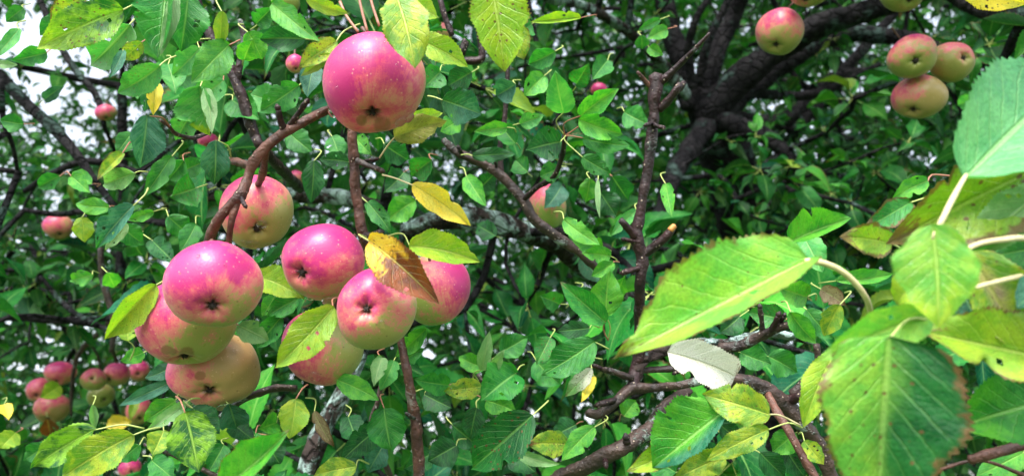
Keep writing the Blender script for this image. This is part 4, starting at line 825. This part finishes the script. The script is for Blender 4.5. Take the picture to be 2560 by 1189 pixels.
    # rain drops
    px, py, dd = (lambda q: (1280 + F * (q @ RT) / (q @ FW), 594.5 - F * (q @ UP) / (q @ FW), q @ FW))(V + c - CAM)
    for (dx, dy, dr) in drops:
        sco = (px - dx) ** 2 + (py - dy) ** 2 + np.where(e[:, 0] < -0.15, 1e6, 0); j = int(np.argmin(sco))
        nn = nrm(V[j]); rad_ = 1.8 * dr / F * d; tt, pp = np.meshgrid(np.linspace(0.02, np.pi - .02, 14), np.linspace(0, 2 * np.pi, 18, endpoint=False), indexing='ij')
        S0 = np.stack([np.sin(tt) * np.cos(pp), np.sin(tt) * np.sin(pp), np.cos(tt)], -1).reshape(-1, 3)
        dn = np.array([0, 0, -1.0]); S1 = S0 - nn * ((S0 @ nn)[:, None]) * 0.40; lowf = np.clip(S0 @ dn, -1, 1)[:, None]
        S1 = S1 * (1 + 0.12 * lowf) + dn * 0.15 * np.clip(lowf, -1, 0)
        Vd = V[j] + nn * rad_ * 0.12 + S1 * rad_
        ii = np.arange(13)[:, None] * 18; jj = np.arange(18)[None]; j3 = (jj + 1) % 18
        Fd = np.stack([ii + jj, ii + 18 + jj, ii + 18 + j3, ii + j3], -1).reshape(-1, 4); mk('water_drop', Vd, Fd, M_WAT, root)
    return root
CL = 'big ripe apples in the foreground cluster'
apple(935,210,124,132,.50,(930,300),(-.55,.35,.35),.25,1.0,'largest pink apple, hanging alone at the top of the cluster',CL,drops=((1003,300,9),(1022,292,8),(826,284,7),(843,218,3),(960,105,2.5),(880,265,2.5),(990,160,2)),stem_to=(905,70,.53),gain=.75,russet=((955,308,.16),(905,298,.10)),seed=1)
apple(642,530,91,91,.60,(645,582),(-.5,.75,-.1),-.02,.45,'pink and cream apple behind the arched branch',CL,drops=((655,557,7),(630,608,9),(610,602,5),(707,477,3),(660,470,2.5)),seed=2,stem_to=(650,440,.60))
apple(535,712,115,113,.47,(530,777),(-.35,.75,.3),.27,.35,'bright pink apple uppermost of the left bunch, under the arched branch',CL,seed=3,stem_to=(528,600,.5),drops=((497,640,2.5),(560,660,2)))
apple(467,805,121,112,.525,(462,914),(-.85,.5,.1),.02,.30,'pink apple with a brown scar, behind the uppermost of the left bunch',CL,russet=((423,868,.10),(437,873,.07),(467,878,.13)),seed=4,lob=.03)
apple(538,925,109,96,.565,(520,988),(-1,.1,-.3),-.12,.95,'dull orange apple lowest of the left bunch',CL,drops=((478,1005,9),(555,1012,9),(588,880,4)),russet=((505,935,.11),(520,960,.07)),seed=5,lob=.06)
apple(808,655,108,96,.525,(741,688),(-.1,.8,.35),.28,.45,'deep pink glossy apple upper left of the centre bunch, beside the hanging branch',CL,drops=((822,747,10),(775,745,4),(700,640,2.5)),seed=6)
apple(940,772,99,101,.475,(910,770),(-.35,.85,.15),.10,.40,'magenta topped apple in front at the centre, star shaped calyx facing out',CL,drops=((955,810,6),(885,700,2),(1000,740,2)),seed=7,lob=.025)
apple(1087,722,91,96,.575,(.15,-.9,-.2),(.85,.45,.1),.12,.10,'red and green apple at the right of the cluster, under the lime leaf',CL,seed=8)
apple(808,868,99,98,.565,(-.25,-.8,-.35),(-.75,-.15,.1),.0,.30,'olive and red apple lowest of the centre bunch, behind the freckled lime leaf',CL,drops=((786,938,8),(812,832,2)),seed=9)
UR = 'apples in the upper right of the tree'
apple(1949,80,58,58,1.05,(1937,119),(-.2,1,0),.10,.45,'lone pink topped apple hanging left of the upper right bunch',UR,seed=10,stem_to=(1985,5,1.06))
apple(2281,142,57,54,1.05,(2290,155),(-.2,1,-.2),.02,.25,'pink topped apple, upper left of the three touching at the upper right',UR,seed=11,stem_to=(2230,70,1.08))
apple(2379,155,54,49,1.08,(2413,145),(.1,.9,-.3),-.02,.35,'apple at the right of the three touching at the upper right, dark calyx turned right',UR,seed=12)
apple(2297,243,62,55,1.08,(2280,281),(-.5,.5,.0),-.10,.70,'dull russet apple, lowest of the three touching at the upper right',UR,seed=13)
apple(2257,-22,54,52,1.05,(2277,9),(0,1,0),-.3,.15,'green apple cut by the top edge above the upper right bunch',UR,seed=14)
apple(2026,-30,52,50,1.0,(2010,5),(-.6,.3,0),-.15,.45,'green and reddish apple cut by the top edge right of the lone apple',UR,seed=15)
apple(1368,516,48,64,.98,(.1,-.9,.1),(-.2,1,.2),.0,.0,'red and green apple half hidden by leaves at the centre',UR,seed=16)
LL = 'small apples at the lower left'; kw = dict(big=False)
apple(146,567,34,33,1.72,(150,590),(-.3,.3,.2),.1,.9,'small dull red apple alone at the left edge among leaves',LL,seed=17,**kw)
apple(98,974,28,31,1.95,(90,990),(-.4,.5,.2),.25,.8,'small pink apple at the far left of the lower left trio',LL,seed=18,**kw)
apple(151,932,36,31,1.9,(140,955),(-.1,.8,.3),.42,.6,'small red apple on top of the lower left trio',LL,seed=19,stem_to=(185,900,1.9),**kw)
apple(131,1020,42,37,1.88,(118,1050),(-.1,.6,.1),.12,.7,'small spotted apple at the bottom of the lower left trio',LL,seed=20,**kw)
apple(234,948,30,28,1.9,(229,943),(0,1,.2),.12,.2,'small apple left of the row of three, pink over green',LL,seed=21,**kw)
apple(292,935,31,29,1.95,(270,948),(.1,.8,.2),.40,.4,'small pink apple in the middle of the row of three',LL,seed=22,stem_to=(300,890,1.95),**kw)
apple(253,989,32,28,1.98,(262,1000),(0,1,0),-.45,.1,'small green apple below the row of three',LL,seed=23,**kw)
apple(348,927,26,25,2.05,(345,935),(-.2,.5,.2),.35,.9,'smallest dull pink apple at the right of the row of three',LL,seed=24,stem_to=(330,880,2.05),**kw)
apple(347,1024,30,37,1.8,(350,1050),(-.1,.7,.2),.25,.5,'small pink apple below the row of three, partly behind a leaf',LL,seed=25,**kw)
apple(325,1170,26,24,1.4,(330,1180),(-.2,.5,.3),.5,.5,'small pink apple peeping between leaves at the bottom left',LL,seed=26,**kw)
FA = 'half hidden apples deep in the foliage'
apple(265,282,25,22,1.6,(265,298),(-.5,.5,.2),.3,.3,'half hidden pink apple near the bright sky at the upper left',FA,seed=27,**kw)
apple(740,446,21,20,1.5,(742,456),(-.1,.8,.2),.2,.6,'half hidden small apple just right of the apple behind the arched branch',FA,seed=28,**kw)
apple(1104,84,27,26,1.3,(1110,100),(0,.5,.2),-.05,.5,'half hidden pale apple right of the largest apple at the top',FA,seed=29,**kw)
apple(1497,224,20,18,1.6,(1500,235),(0,.6,.3),.6,.6,'half hidden red apple above the leafy shoot right of centre',FA,seed=30,**kw)
apple(715,5,34,34,.9,(715,35),(0,1,0),-.4,.1,'green apple cut by the top edge left of the largest apple',FA,seed=31,**kw)
apple(738,160,22,24,.8,(740,175),(0,.6,.3),.5,.6,'red apple sliver peeping from leaves left of the largest apple',FA,seed=32,**kw)
apple(520,352,24,22,1.2,(520,365),(0,.6,.3),.5,.6,'pink apple sliver behind leaves left of the arched branch',FA,seed=33,**kw)
# small leaves beside the little apples
G11 = grp('leafy_twig', 'thin twig with small yellow leaves among the lower left apples', 'twig', 200, 950, 1.85)
twig_of(G11, [(285,790,6,1.8),(250,830,6,1.82),(215,860,6,1.84),(190,900,5,1.85),(180,960,4,1.86),(178,1040,3,1.87)], 1.85, B_BRN, step=.01)
twig_of(G11, [(222,850,3,1.84),(245,890,3,1.86),(250,920,3,1.88)], 1.85, B_BRN, step=.01); twig_of(G11, [(285,820,4,1.9),(282,870,4,1.9),(292,905,4,1.93)], 1.85, B_BRN, step=.01)
leaf(G11, 150,962,100,994,44,1.78,'lm',spot=.3,label='lime leaf lying against the lower left trio'); leaf(G11, 268,1058,330,1052,38,1.75,'ye',spot=.1,label='bright yellow leaf below the little apples')
leaf(G11, 118,1045,126,1090,38,1.8,'bn',spot=.3,label='rust brown leaf hanging under the lower left trio'); leaf(G11, 340,985,325,1050,22,1.7,'lm',pet=False)
# stalks above the topmost apple
for q in (((893,-30),(903,20),(918,78)),((918,-40),(930,10),(948,65)),((850,5),(866,40),(895,80))):
    twig_of(G3, [(q[0][0],q[0][1],4,.53),(q[1][0],q[1][1],3.5,.525),(q[2][0],q[2][1],3.5,.52)], .52, M_PETR, name='stalk', ring=0, bump=.03)
